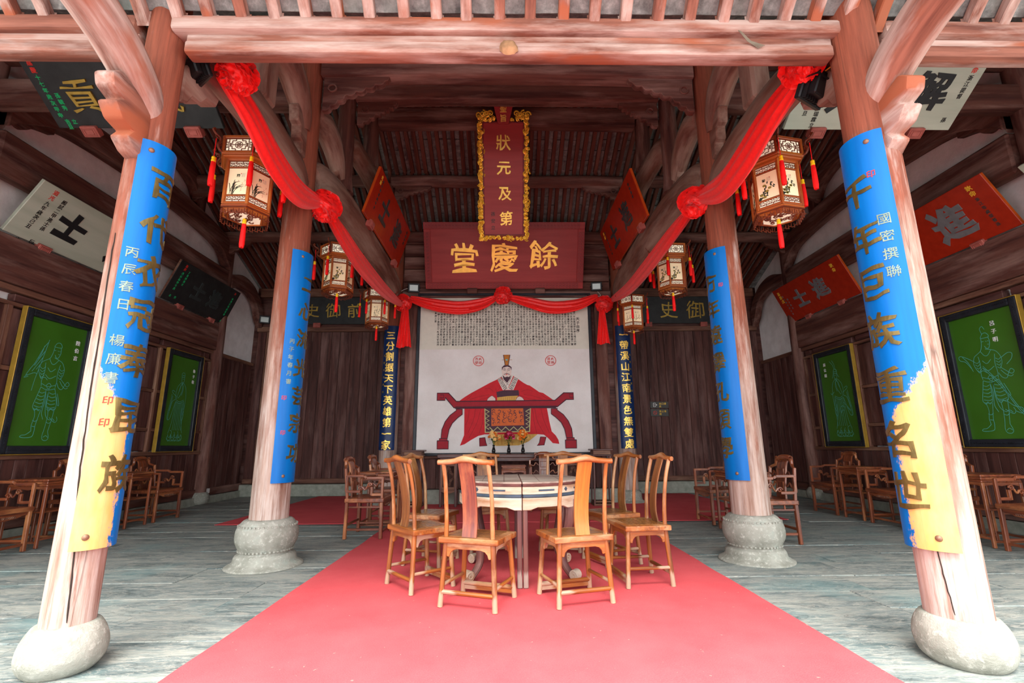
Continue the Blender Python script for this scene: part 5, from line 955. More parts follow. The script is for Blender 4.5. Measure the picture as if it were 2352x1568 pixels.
# ================================================================== FURNITURE
def yoke_chair_mesh():
    P = {}
    mb = MB(); mb.box((0, 0.0, 0.476), (0.50, 0.42, 0.044), None, 0); P['seat'] = mb.mesh('seat', 'chair_wood', bevel=0.008, seg=2)
    mb = MB()
    for i in range(3): mb.box((0, -0.105 + i * 0.105, 0.4985), (0.37, 0.1035, 0.006), None, 0)
    P['seat_panel'] = mb.mesh('seat_panel', 'seat_wood', bevel=0.002)
    for nm, x0, x1, y0, y1 in (('fl', -.228, -.198, .205, .172), ('fr', .228, .198, .205, .172), ('rl', -.225, -.198, -.20, -.172), ('rr', .225, .198, -.20, -.172)):
        mb = MB(); mb.tube([(x0 + (x1 - x0) * t, y0 + (y1 - y0) * t, 0.458 * t) for t in (0, .25, .5, .75, 1)], [0.021, 0.020, 0.0205, 0.021], 10, seed=0); P['leg_' + nm] = mb.mesh('leg', 'chair_wood', smooth=40)
    for s in (-1, 1):
        mb = MB(); mb.tube(catmull([(s * .197, -.172, 0.49), (s * .194, -.178, .62), (s * .196, -.190, .76), (s * .192, -.218, .92), (s * .192, -.255, 1.055)], 4), [0.0185, 0.0175, 0.0165, 0.0165, 0.017], 10); P['post_%d' % s] = mb.mesh('back_post', 'chair_wood', smooth=40)
    mb = MB(); mb.tube(catmull([(-.238, -.262, 1.062), (-.20, -.259, 1.062), (-.10, -.264, 1.070), (0, -.276, 1.088), (.10, -.264, 1.070), (.20, -.259, 1.062), (.238, -.262, 1.062)], 4), [.0205, .020, .022, .028, .022, .020, .0205], 12, flat=0.9); P['crest'] = mb.mesh('crest_rail', 'chair_wood', smooth=45)
    pr = catmull([(0, -.172, .50), (0, -.158, .60), (0, -.168, .74), (0, -.205, .90), (0, -.262, 1.062)], 5); vs = []; gs = []; fs = []
    for i, p in enumerate(pr):
        for sx, sy in ((-1, -1), (1, -1), (1, 1), (-1, 1)): vs.append((sx * .061, p.y + sy * .0065, p.z)); gs.append((p.z, sx * .061, sy * .006))
    for i in range(len(pr) - 1):
        for j in range(4): k = (j + 1) % 4; fs.append((i * 4 + j, i * 4 + k, i * 4 + 4 + k, i * 4 + 4 + j))
    fs += [(3, 2, 1, 0), tuple(range(len(vs) - 4, len(vs)))]
    for m in ('chair_splat_dark', 'chair_splat_orange', 'chair_splat_brown'): P[m] = MB().add(vs, fs, gs).mesh('back_splat', m, smooth=35)
    a = [(-.19, 0), (-.19, -.10), (-.165, -.105), (-.155, -.075), (-.135, -.055), (-.10, -.045), (.10, -.045), (.135, -.055), (.155, -.075), (.165, -.105), (.19, -.10), (.19, 0)]
    for nm, o, ex, w in (('f', (0, .176, .456), (1, 0, 0), 1.0), ('b', (0, -.176, .456), (1, 0, 0), 1.0), ('l', (-.20, 0, .456), (0, 1, 0), .84), ('r', (.20, 0, .456), (0, 1, 0), .84)):
        P['apron_' + nm] = MB().prism([(x * w, z) for x, z in a], 0.016, o, ex, (0, 0, 1)).mesh('apron', 'chair_wood', bevel=0.003)
    for nm, p0, p1, r in (('b', (-.215, -.195, .105), (.215, -.195, .105), .017), ('f', (-.22, .197, .075), (.22, .197, .075), .018), ('l', (-.217, -.19, .15), (-.217, .195, .15), .014), ('r', (.217, -.19, .15), (.217, .195, .15), .014)):
        mb = MB(); mb.tube([p0, tuple((a_ + b_) / 2 for a_, b_ in zip(p0, p1)), p1], r, 9, seed=0); P['str_' + nm] = mb.mesh('stretcher', 'chair_wood', smooth=40)
    mb = MB(); mb.box((0, .197, .045), (.42, .012, .035), None, 0, seed=0); P['str_board'] = mb.mesh('stretcher_board', 'chair_wood', bevel=0.002)
    return P
YC = yoke_chair_mesh()
def yoke_chair(x, y, f, splat, label, group=None):
    t = thing('yoke_back_chair', label, 'chair', (x, y, 0.0115), atan2(f[1], f[0]) - pi / 2, group)
    st = put('seat', YC['seat'], t); put('seat_panel', YC['seat_panel'], st)
    for k in ('fl', 'fr', 'rl', 'rr'): put('leg', YC['leg_' + k], t)
    for s in (-1, 1): put('back_post', YC['post_%d' % s], t)
    put('crest_rail', YC['crest'], t); put('back_splat', YC[splat], t)
    for k in 'fblr': put('apron', YC['apron_' + k], t); q = put('stretcher', YC['str_' + k], t)
    put('stretcher_board', YC['str_board'], t); return t
GC = 'brown-splat chairs at the round table'; LB = 'worn orange-brown yoke-back chair with brown curved splat, drawn up to the round table'
yoke_chair(-0.29, 4.08, (.36, .93), 'chair_splat_dark', 'worn yoke-back chair with a dark purple-red splat, its back to the open front')
yoke_chair(0.48, 4.14, (-.29, .96), 'chair_splat_orange', 'worn yoke-back chair with a bright orange splat, its back to the open front')
for x, y, f, q in ((-0.83, 4.57, (.78, .62), 'next to the dark-splat chair'), (-0.86, 5.42, (.92, -.30), 'two places on from the dark-splat chair'), (-0.30, 6.02, (.30, -.95), 'across the table facing the dark-splat chair'), (0.60, 6.02, (-.25, -.97), 'across the table facing the orange-splat chair'), (1.04, 5.36, (-.93, -.36), 'two places on from the orange-splat chair'), (1.14, 4.63, (-.99, -.12), 'next to the orange-splat chair')): yoke_chair(x, y, f, 'chair_splat_brown', 'brown-splat yoke-back chair %s' % q, GC)

# ---- round table: two half-moon tables pushed together
def half_table(s, label):
    R = 0.585; t = thing('half_moon_table', label, 'table', (0.075, 5.0, 0.010)); g = 0.004; N = 28
    def half(r, z0, z1, inner=0.0):
        P = [(s * (g + r * sin(pi * i / N)), r * -cos(pi * i / N)) for i in range(N + 1)]
        if s < 0: P = P[::-1]
        return P
    def ring(r0, r1, z0, z1, mat, name, par, bev=0.004, lo=None):
        vs = []; fs = []; gs = []
        for i in range(N + 1):
            a = pi * i / N; l = lo(i / N) if lo else z0
            for r, z in ((r0, l), (r1, l), (r1, z1), (r0, z1)): vs.append((s * (g + r * sin(a)), -r * cos(a), z)); gs.append((a * r1 + 3, z, r))
        for i in range(N):
            for j in range(4):
                k = (j + 1) % 4; q = (i * 4 + j, i * 4 + k, i * 4 + 4 + k, i * 4 + 4 + j); fs.append(q[::-1] if s > 0 else q)
        fs += [(0, 1, 2, 3), (N * 4 + 3, N * 4 + 2, N * 4 + 1, N * 4)]
        return MB().add(vs, fs, gs).build(name, mat, par, smooth=35, bevel=bev)
    top = MB().prism(half(R, 0, 0), 0.018, (0, 0, 0.862)).build('table_top', 'table_top_wood', t, bevel=0.004)
    bb = MB()
    for x in (0.16, 0.36): bb.box((s * x, 0, 0.8716), (0.004, 2 * sqrt(R * R - x * x) - 0.06, 0.0012))
    bb.box((s * 0.28, 0.1, 0.8716), (0.5, 0.004, 0.0012)); bb.build('board_joint', 'table_paint_dark', top)
    ring(R - 0.06, R, 0.832, 0.853, 'table_paint_dark', 'top_edge', t); ring(R - 0.07, R - 0.012, 0.762, 0.832, 'table_apron_wood', 'waist', t); ring(R - 0.07, R + 0.006, 0.735, 0.762, 'table_paint_blue', 'moulding', t, 0.008)
    for k in range(4):
        sl = MB(); a = pi * (k + 0.5) / 4
        for q in range(7):
            b = a + (q - 3) * 0.038; sl.box((s * (g + (R - 0.012) * sin(b)), -(R - 0.012) * cos(b), 0.797), (0.008, 0.026, 0.014), Matrix.Rotation(b * s - pi / 2 * s + (0 if s > 0 else 0), 3, 'Z'))
        sl.build('pierced_slot', 'table_paint_blue', t)
        for q in (1,):
            if k == 3: continue
            sl = MB(); b = a + q * 0.39; sl.box((s * (g + (R - 0.012) * sin(b)), -(R - 0.012) * cos(b), 0.797), (0.010, 0.028, 0.028), Matrix.Rotation(b * s - pi / 2 * s, 3, 'Z') @ Matrix.Rotation(pi / 4, 3, 'X')); sl.build('carved_diamond', 'table_paint_blue', t)
    def lo(u):
        f = min(abs(u - c) for c in (0.0, 0.30, 0.70, 1.0)); return 0.60 + (0.055 if f > 0.085 else 0.0) if f > 0.06 else 0.585
    ring(R - 0.03, R + 0.012, 0.6, 0.735, 'table_apron_wood', 'apron', t, 0.004, lambda u: 0.655 if min(abs(u - c) for c in (0.0, 0.3, 0.7, 1.0)) > 0.07 else 0.632)
    for sy in (-1, 1):
        mb = MB(); mb.box((s * (g + 0.022), sy * (R - 0.03), 0.33), (0.042, 0.06, 0.66), None, 2, seed=0); mb.build('straight_leg', 'table_leg_wood', t, bevel=0.006)
    for a in (0.30, 0.70):
        an = pi * a; d = Vector((s * sin(an), -cos(an), 0)); mb = MB()
        mb.tube(catmull([d * (R - 0.03) + Vector((0, 0, .70)), d * (R - 0.035) + Vector((0, 0, .52)), d * (R - 0.10) + Vector((0, 0, .30)), d * (R - 0.11) + Vector((0, 0, .15)), d * (R - 0.04) + Vector((0, 0, .05)), d * (R + 0.0) + Vector((0, 0, .03))], 5), [.048, .046, .036, .032, .030, .026], 10, up=d, flat=1.25); lg = mb.build('scroll_leg', 'table_leg_wood', t, smooth=40)
        e = d.cross(Vector((0, 0, 1))); mb = MB(); c = d * (R + 0.01) + Vector((0, 0, .05))
        mb.tube([c - e * 0.036, c + e * 0.036], 0.045, 16)
        for sg in (-1, 1): mb.tube([c + e * sg * 0.038 + (d * cos(q * .7) + Vector((0, 0, 1)) * sin(q * .7)) * (0.038 - q * 0.0026) for q in range(13)], 0.005, 5)
        mb.build('scroll_foot', 'table_apron_wood', lg, smooth=40)
    return t
half_table(-1, 'half-moon half of the worn round table, on the dark-splat chair side'); half_table(1, 'half-moon half of the worn round table, on the orange-splat chair side')

# ---- armchairs with fretwork arms, tea tables
def armchair_mesh(mat):
    P = []
    add = lambda name, mb, m=mat, sub=None, **k: P.append((name, mb.mesh(name, m, **k), sub))
    W, D = 0.29, 0.23
    mb = MB(); mb.box((0, 0, 0.485), (0.64, 0.52, 0.055), None, 0); add('seat', mb, bevel=0.010, seg=2)
    mb = MB(); mb.box((0, 0, 0.512), (0.50, 0.38, 0.006), None, 0); add('seat_panel', mb, sub='seat', bevel=0.002)
    for sx in (-1, 1):
        for sy in (-1, 1): mb = MB(); mb.bar((sx * (W + .005), sy * (D + .005), 0), (sx * W, sy * D, 0.465), 0.044, 0.044, seed=0); add('leg', mb, bevel=0.006)
        mb = MB(); mb.bar((sx * W, -D, 0.50), (sx * (W - .01), -D - 0.045, 0.90), 0.036, 0.036); add('back_post', mb, bevel=0.005)
        # arm: stepped top rail, front post, lower loop and scroll
        x = sx * W; mb = MB(); w = 0.034
        for p0, p1 in (((x, -D - 0.02, .80), (x, -0.02, .80)), ((x, -0.02, .80), (x, 0.015, .775)), ((x, 0.015, .775), (x, D, .775)), ((x, D, .788), (x, D, .51)), ((x, D, .56), (x, 0.09, .56)), ((x, 0.09, .547), (x, 0.09, .66)), ((x, -D - .02, .60), (x, -0.06, .60)), ((x, -D - .02, .60), (x, -D - .02, .80))): mb.bar(p0, p1, w, w)
        add('arm', mb, bevel=0.004)
        mb = MB()
        for cy, cz, sg in ((0.055, 0.68, 1), (-0.055, 0.635, -1)): mb.tube([(x, cy + sg * (0.034 - q * 0.0022) * cos(q * .62), cz + (0.034 - q * 0.0022) * sin(q * .62)) for q in range(14)], 0.0105, 7)
        mb.tube(catmull([(x, 0.03, .67), (x, 0.0, .62), (x, -0.03, .655)], 4), 0.011, 7); add('arm_scroll', mb, sub='arm', smooth=50)
    sp = catmull([(0, -D - .005, .51), (0, -D - .01, .64), (0, -D - .035, .80), (0, -D - .06, .94), (0, -D - .10, 1.0)], 5); vs = []; gs = []; fs = []
    for p in sp:
        for sx, sy in ((-1, -1), (1, -1), (1, 1), (-1, 1)): vs.append((sx * .10, p.y + sy * .011, p.z)); gs.append((p.z, sx * .1, sy * .01))
    for i in range(len(sp) - 1):
        for j in range(4): k = (j + 1) % 4; fs.append((i * 4 + j, i * 4 + k, i * 4 + 4 + k, i * 4 + 4 + j))
    fs += [(3, 2, 1, 0), tuple(range(len(vs) - 4, len(vs)))]; add('back_splat', MB().add(vs, fs, gs), smooth=35)
    mb = MB()
    for z0, z1, dy in ((.60, .72, 0.0), (.76, .88, .02)):
        y = -D - .006 - dy
        for x0, x1, a, b in ((-.08, .08, z0, z0 + .012), (-.08, .08, z1 - .012, z1), (-.08, -.068, z0, z1), (.068, .08, z0, z1)): mb.span(x0, x1, y - .012, y + .012, a, b)
    add('splat_moulding', mb, sub='back_splat', bevel=0.002)
    mb = MB(); mb.tube([(-.12, -D - .105, 1.005), (-.06, -D - .105, 1.015), (.06, -D - .105, 1.015), (.12, -D - .105, 1.005)], [.036, .042, .042, .036], 14); add('head_roll', mb, smooth=45)
    for sx in (-1, 1):
        mb = MB(); mb.tube(catmull([(sx * .12, -D - .10, 1.005), (sx * .165, -D - .085, .985), (sx * .18, -D - .08, .93), (sx * .23, -D - .06, .905), (sx * .285, -D - .05, .885)], 4), [.028, .022, .019, .017], 9)
        mb.tube([(sx * (.165 + .026 * cos(q * .6) * (1 - q / 16)), -D - .085, 1.005 + .03 * sin(q * .6) * (1 - q / 16)) for q in range(12)], 0.009, 6)
        for z in (.66, .80): mb.tube(catmull([(sx * .11, -D - .03, z), (sx * .17, -D - .03, z + .045), (sx * .21, -D - .03, z - .01), (sx * .28, -D - .03, z + .02)], 4), 0.010, 6)
        add('crest_wing', mb, smooth=45)
    a = [(-.265, 0), (-.265, -.04), (-.20, -.045), (-.14, -.07), (-.07, -.075), (0, -.085), (.07, -.075), (.14, -.07), (.20, -.045), (.265, -.04), (.265, 0)]
    add('apron', MB().prism(a, 0.018, (0, D, .462), (1, 0, 0), (0, 0, 1)), bevel=0.004)
    mb = MB()
    for q in range(9): mb.tube([(-.11 + q * .0275 + .011 * cos(k), D + .011, .412 + .011 * sin(k)) for k in range(7)], 0.004, 5)
    add('carving', mb, 'trim_timber', sub='apron')
    for sx in (-1, 1):
        mb = MB(); mb.bar((sx * W, -D, .40), (sx * W, D, .40), .018, .024)
        for q in (-.09, .09): mb.tube([(sx * W, q, .40), (sx * W, q, .46)], 0.012, 8)
        add('side_rail', mb, bevel=0.003)
        mb = MB(); mb.bar((sx * W, -D, .12), (sx * W, D, .12), .02, .03); add('stretcher', mb, bevel=0.004)
    for sy, z in ((1, .08), (-1, .17)): mb = MB(); mb.bar((-W, sy * D, z), (W, sy * D, z), .022, .03); add('stretcher', mb, bevel=0.004)
    return P
def assemble(name, label, cat, parts, loc, rz, group=None):
    t = thing(name, label, cat, loc, rz, group); last = {}
    for nm, me, sub in parts:
        last[nm] = put(nm, me, last[sub] if sub else t)
    return t
ACH = armchair_mesh('rosewood'); ACD = ACH
def tea_table_mesh(mat, w=0.46, d=0.5, h=0.82, shelf=True):
    P = []; add = lambda name, mb, sub=None, **k: P.append((name, mb.mesh(name, mat, **k), sub))
    mb = MB(); mb.box((0, 0, h - .014), (w, d, .028), None, 0); add('table_top', mb, bevel=0.006)
    mb = MB(); mb.box((0, 0, h - .045), (w - .03, d - .03, .034), None, 0); add('waist', mb, sub='table_top', bevel=0.006)
    mb = MB(); mb.box((0, 0, h - .078), (w - .008, d - .008, .03), None, 0); add('moulding', mb, sub='table_top', bevel=0.010)
    for sx in (-1, 1):
        for sy in (-1, 1): mb = MB(); mb.bar((sx * (w / 2 - .02), sy * (d / 2 - .02), 0), (sx * (w / 2 - .022), sy * (d / 2 - .022), h - .09), .036, .036, seed=0); add('leg', mb, bevel=0.006)
    a = [(-.5, 0), (-.5, -.05), (-.38, -.035), (-.2, -.03), (0, -.045), (.2, -.03), (.38, -.035), (.5, -.05), (.5, 0)]
    for sy in (-1, 1): add('apron', MB().prism([(x * (w - .07), z) for x, z in a], .014, (0, sy * (d / 2 - .022), h - .09), (1, 0, 0), (0, 0, 1)), bevel=0.003); add('apron', MB().prism([(x * (d - .07), z) for x, z in a], .014, (sy * (w / 2 - .022), 0, h - .09), (0, 1, 0), (0, 0, 1)), bevel=0.003)
    if shelf: mb = MB(); mb.box((0, 0, .42), (w - .05, d - .05, .022), None, 0); add('shelf', mb, bevel=0.004)
    for sy in (-1, 1): mb = MB(); mb.bar((-w / 2 + .02, sy * (d / 2 - .02), .1), (w / 2 - .02, sy * (d / 2 - .02), .1), .02, .026); add('stretcher', mb, bevel=0.003); mb = MB(); mb.bar((sy * (w / 2 - .02), -d / 2 + .02, .07), (sy * (w / 2 - .02), d / 2 - .02, .07), .02, .026); add('stretcher', mb, bevel=0.003)
    return P
TTR = tea_table_mesh('rosewood'); TTD = TTR
# mid-hall groups facing each other across the carpet
for x, y, rz, par, t in ((-1.95, 7.02, -pi / 2, ACH, 'red rosewood fret-arm armchair by the carpet edge behind the round table chairs'), (-1.95, 8.22, -pi / 2, ACD, 'rosewood fret-arm armchair beyond the tea table near a flower stand'), (3.27, 6.42, pi / 2, ACH, 'red rosewood fret-arm armchair standing behind the white-plaque side inner column'), (3.27, 7.79, pi / 2, ACD, 'fret-arm armchair on the wide carpet, next to a tea table, farther from the inner column')):
    assemble('fret_arm_chair', t, 'armchair', par, (x, y, 0.019 if y > 7.7 else (0.010 if x < 0 else 0.003)), rz)
assemble('tea_table', 'square rosewood tea table between the two armchairs behind the round table', 'table', TTR, (-1.97, 7.62, 0.010), -pi / 2)
assemble('tea_table', 'square rosewood tea table between the armchairs half hidden by an inner column', 'table', TTD, (3.27, 7.08, 0.003), pi / 2)
# rows along the side walls
for s, x, rz, lst in ((-1, -6.06, -pi / 2, ((8.66, 'c', 'near the back corner under the scholar picture'), (7.97, 't', 'under the scholar picture'), (7.27, 'c', 'hidden behind the front column'), (6.57, 't', 'under the banner-bearing warrior picture'), (5.90, 'c', 'nearest the open front on the black-plaque side'))), (1, 5.80, pi / 2, ((8.76, 'c', 'under the plumed general picture, near the back'), (8.06, 't', 'under the plumed general picture'), (7.38, 'c', 'partly behind the front column board, red-plaque side'), (6.70, 'c', 'fully hidden behind the front column, red-plaque side'), (6.02, 't', 'under the spear warrior picture'), (5.36, 'c', 'nearest the open front on the red-plaque side')))):
    for i, (y, k, t) in enumerate(lst):
        if k == 'c': assemble('fret_arm_chair', 'carved armchair by the side wall, %s' % t, 'armchair', ACH if i % 2 == 0 or s > 0 else ACD, (x, y, 0.003), rz)
        else: assemble('tea_table', 'tea table by the side wall, %s' % t, 'table', TTD if s < 0 else TTR, (x, y, 0.003), rz)
# group in front of the banner
assemble('tea_table', 'square tea table before the long altar table, between two armchairs', 'table', TTR, (0.09, 9.35, 0.019), 0)
assemble('fret_arm_chair', 'armchair before the altar table, left of its tea table', 'armchair', ACH, (-0.52, 9.42, 0.019), pi); assemble('fret_arm_chair', 'armchair before the altar table, right of its tea table', 'armchair', ACH, (0.70, 9.42, 0.019), pi)
# ---- long altar table
t = thing('altar_table', 'long dark altar table below the banner carrying three vases of flowers', 'table', (0.05, 10.1, 0.019))
MB().box((0, 0, 0.975), (2.96, 0.42, 0.07), None, 0).build('table_top', 'dark_rosewood', t, bevel=0.010); MB().box((0, -0.165, 0.905), (2.80, 0.03, 0.07), None, 0).build('frieze', 'dark_rosewood', t, bevel=0.006)
for sx in (-1, 1):
    for q in (1.40, 1.10):
        for yy in (-.165, .165): mb = MB(); mb.bar((sx * q, yy, 0), (sx * q, yy, 0.94), .05, .05, seed=0); mb.build('leg', 'dark_rosewood', t, bevel=0.008)
    mb = MB(); fr = [(1.12, .80), (1.38, .80), (1.38, .36), (1.12, .36)]
    for (a, b), (c, d) in zip(fr, fr[1:] + fr[:1]): mb.bar((sx * a, -.18, b), (sx * c, -.18, d), .03, .035)
    for k in range(20):
        a = k * pi / 10; mb.tube([(sx * (1.25 + (.075 + .02 * cos(4 * a)) * cos(a) + .018 * cos(q)), -.185, .58 + (.15 + .02 * cos(4 * a)) * sin(a) + .018 * sin(q)) for q in range(7)], 0.007, 5)
    mb.build('carved_panel', 'trim_timber', t, bevel=0.0)
    mb = MB(); mb.prism([(sx * x, z) for x, z in ((1.12, 0), (1.38, 0), (1.38, -.05), (1.33, -.07), (1.25, -.09), (1.17, -.07), (1.12, -.05))][::sx], .02, (0, -.18, .34), (1, 0, 0), (0, 0, 1)); mb.build('apron', 'trim_timber', t, bevel=0.003)
    mb = MB(); mb.box((sx * 1.25, 0, .30), (.34, .36, .03), None, 0); mb.build('shelf', 'dark_rosewood', t, bevel=0.005)
# ---- flower stands
def stand(x, label):
    t = thing('flower_stand', label, 'stand', (x, 10.12, 0.019))
    MB().box((0, 0, 1.085), (.44, .40, .03), None, 0).build('stand_top', 'dark_rosewood', t, bevel=0.008); MB().box((0, 0, 1.03), (.36, .34, .08), None, 0).build('waist', 'trim_timber', t, bevel=0.008); MB().box((0, 0, .975), (.40, .37, .03), None, 0).build('moulding', 'dark_rosewood', t, bevel=0.008)
    for sx in (-1, 1):
        for sy in (-1, 1): mb = MB(); mb.bar((sx * .185, sy * .165, 0.03), (sx * .165, sy * .15, .96), .034, .034, seed=0); mb.build('leg', 'dark_rosewood', t, bevel=0.005)
    MB().box((0, 0, .07), (.36, .33, .022), None, 0).build('shelf', 'trim_timber', t, bevel=0.004)
    mb = MB()
    for sx in (-1, 1): mb.bar((sx * .19, -.18, .02), (sx * .19, .18, .02), .03, .04); mb.bar((-.19, sx * .17, .02), (.19, sx * .17, .02), .03, .04)
    mb.build('foot_frame', 'trim_timber', t, bevel=0.004)
stand(-1.93, 'tall thin-legged flower stand at the left end of the altar table'); stand(1.90, 'tall thin-legged flower stand at the right end of the altar table')
# ---- vases with flowers
def vase(x, cols, label, seed):
    rg = random.Random(seed); t = thing('flower_vase', label, 'vase', (x, 10.06, 1.0295))
    P = catmull([(.050, 0, 0), (.052, 0, .012), (.032, 0, .03), (.040, 0, .06), (.032, 0, .10), (.020, 0, .14), (.024, 0, .17), (.034, 0, .185)], 3); mb = MB(); mb.lathe([(p.x, p.z) for p in P], 18, cap=True); mb.build('vase_body', 'vase_black', t, smooth=50)
    lf = MB()
    for k in range(60):
        a = rg.uniform(0, 6.28); r = rg.uniform(.02, .085); z = rg.uniform(.22, .40); p = Vector((r * cos(a), r * sin(a) * .8, z)); d = Vector((cos(a), sin(a) * .8, rg.uniform(-.4, .8))).normalized() * .06; e = d.cross(Vector((0, 0, 1))).normalized() * .018
        lf.add([p, p + d * .5 + e, p + d, p + d * .5 - e], [(0, 1, 2, 3)])
    for k in range(9): a = rg.uniform(0, 6.28); lf.tube([(0, 0, .17), (.04 * cos(a), .04 * sin(a), .28), (.09 * cos(a), .08 * sin(a), .38)], .003, 4)
    lf.build('foliage', 'flower_leaf', t)
    for k in range(26):
        a = rg.uniform(0, 6.28); b = rg.uniform(0.0, 1.0); r = .115 * sqrt(rg.uniform(.05, 1)); z = .33 + .13 * (1 - (r / .115) ** 2) + rg.uniform(-.07, .02); mb = MB()
        for q in range(7): an = q * 2 * pi / 7 + b; mb.add([(0, 0, 0), (.022 * cos(an - .5), .022 * sin(an - .5), .012), (.034 * cos(an), .034 * sin(an), .008), (.022 * cos(an + .5), .022 * sin(an + .5), .012)], [(0, 1, 2, 3)])
        mb.lathe([(.014, 0), (.016, .010), (.008, .02), (.0, .022)], 8)
        o = mb.build('blossom', rg.choice(cols), t, smooth=60); o.location = (r * cos(a), r * sin(a) * .8 - .02, z); o.rotation_euler = (rg.uniform(.5, 1.4), 0, rg.uniform(-.7, .7)); o.scale = (1.25,) * 3
vase(-0.30, ('flower_orange', 'flower_peach', 'flower_peach'), 'black vase of orange and peach flowers, fuller bunch left of the pink one', 1); vase(0.01, ('flower_red', 'flower_pink', 'flower_red'), 'black vase of dark red and pink flowers in the middle of the altar table', 2); vase(0.30, ('flower_orange', 'flower_peach', 'flower_orange'), 'black vase of orange and peach flowers right of the pink bunch', 3)

# ================================================================== LANTERNS
def lantern_meshes():
    P = {}; R1, R2, R3 = 0.285, 0.215, 0.232; A1, A2 = R1 * cos(pi / 6), R2 * cos(pi / 6)
    hexp = lambda r, a0=0.0: [(r * cos(a0 + k * pi / 3), r * sin(a0 + k * pi / 3)) for k in range(6)]
    def hexring(mb, r, w, z0, z1):
        o = hexp(r); i = hexp(r - w)
        for k in range(6):
            a, b, c, d = o[k], o[(k + 1) % 6], i[(k + 1) % 6], i[k]
            vs = [(*q, z) for z in (z0, z1) for q in (a, b, c, d)]; mb.add(vs, [(3, 2, 1, 0), (4, 5, 6, 7), (0, 1, 5, 4), (1, 2, 6, 5), (2, 3, 7, 6), (3, 0, 4, 7)], [(Vector(v).length + k, v[2], 0) for v in vs])
    mb = MB(); hexring(mb, R1, .03, .745, .775); hexring(mb, R1, .03, .585, .615)
    for x, y in hexp(R1 - .012): mb.box((x, y, .68), (.026, .026, .18), None, 2)
    P['tier_frame'] = mb.mesh('tier_frame', 'lantern_wood', bevel=0.004)
    mb = MB(); hexring(mb, R1 - .02, .09, .568, .586); hexring(mb, R2 + .012, .03, .545, .57); hexring(mb, R2 + .012, .03, .105, .13)
    for x, y in hexp(R2): mb.box((x, y, .335), (.026, .026, .46), None, 2)
    P['body_frame'] = mb.mesh('body_frame', 'lantern_wood', bevel=0.004)
    mb = MB(); hexring(mb, R3, .025, .075, .10); hexring(mb, R3 - .06, .02, .045, .06)
    o = hexp(R3); i = hexp(R3 - .055)
    for k in range(6):
        a, b, c, d = o[k], o[(k + 1) % 6], i[(k + 1) % 6], i[k]; mb.add([(*a, .09), (*b, .09), (*c, .05), (*d, .05)], [(3, 2, 1, 0)])
    P['base_tray'] = mb.mesh('base_tray', 'lantern_wood', bevel=0.003)
    mb = MB(); mb.prism(hexp(R3 - .07), .004, (0, 0, .058)); P['base_glow'] = mb.mesh('base_pane', 'lantern_glow')
    mb = MB(); rg = random.Random(2)
    for k in range(34): a = rg.uniform(0, 6.28); r = .155 * sqrt(rg.uniform(0, 1)); mb.tube([(r * cos(a) + .02 * cos(q), r * sin(a) + .02 * sin(q), .052) for q in (0, 1.2, 2.4, 3.6, 4.8)], .006, 4)
    P['base_fret'] = mb.mesh('base_fret', 'lantern_fret')
    mb = MB(); w = R3
    for k in range(9):
        x = -w / 2 + .015 + k * (w - .03) / 8; z = -.02 - .012 * (k % 2)
        mb.box((x, 0, z + .012), (.006, .006, .045)); mb.box((x + .012, 0, z), (.024, .006, .006))
    mb.box((0, 0, .032), (w * .98, .008, .012)); P['skirt'] = mb.mesh('skirt', 'lantern_fret')
    # panels are built in a frame: x across the face, y up, z outwards
    mb = MB(); mb.box((0, 0, 0), (.25, .135, .004)); P['tier_pane'] = mb.mesh('tier_pane', 'lantern_glow')
    mb = MB(); b = .0055; Wp, Hp = .236, .122
    seg = [(-.5, .5, .5, .5), (-.5, -.5, .5, -.5), (-.5, -.5, -.5, .5), (.5, -.5, .5, .5)]
    for sx in (-1, 1):
        for sy in (-1, 1): seg += [(sx * .38, sy * .5, sx * .38, sy * .22), (sx * .38, sy * .22, sx * .5, sy * .22), (sx * .26, sy * .34, sx * .12, sy * .34), (sx * .26, sy * .34, sx * .26, sy * .12), (sx * .26, sy * .12, sx * .44, sy * .12), (sx * .12, sy * .34, sx * .12, sy * .5)]
        seg += [(sx * .14, 0, sx * .5, 0), (sx * .32, -.12, sx * .32, .12)]
    for x0, y0, x1, y1 in seg: mb.bar((x0 * Wp, y0 * Hp, .005), (x1 * Wp, y1 * Hp, .005), b, b)
    for r in (.034, .018): mb.tube([(r * cos(k * pi / 6), r * sin(k * pi / 6), .005) for k in range(13)], .0035, 4, caps=False)
    for k in range(6): mb.bar((0, 0, .005), (.034 * cos(k * pi / 3), .034 * sin(k * pi / 3), .005), .004, .004)
    P['tier_lattice'] = mb.mesh('lattice', 'lantern_fret')
    mb = MB(); mb.box((0, 0, 0), (.185, .068, .004)); P['band_pane'] = mb.mesh('band_pane', 'lantern_glow')
    mb = MB()
    for y in (-.034, -.02, .02, .034): mb.bar((-.092, y, .004), (.092, y, .004), .005, .004)
    for k in range(8):
        x = -.08 + k * .0228; sg = 1 if k % 2 else -1
        for a, c, d, e in ((-.008, -.015 * sg, .008, -.015 * sg), (.008, -.015 * sg, .008, .012 * sg), (.008, .012 * sg, -.004, .012 * sg), (-.004, .012 * sg, -.004, -.004 * sg)): mb.bar((x + a, c, .004), (x + d, e, .004), .0045, .004)
    for x in (-.092, -.03, .03, .092): mb.bar((x, -.034, .004), (x, -.02, .004), .005, .004); mb.bar((x, .034, .004), (x, .02, .004), .005, .004)
    P['band_lattice'] = mb.mesh('lattice', 'lantern_fret')
    mb = MB(); mb.box((0, 0, 0), (.19, .275, .004)); P['picture_pane'] = mb.mesh('picture_pane', 'lantern_paper')
    mb = MB()
    for sx in (-1, 1): mb.box((sx * .094, 0, .003), (.008, .45, .012), None, 1)
    for y in (-.143, .143): mb.box((0, y, .003), (.19, .010, .012))
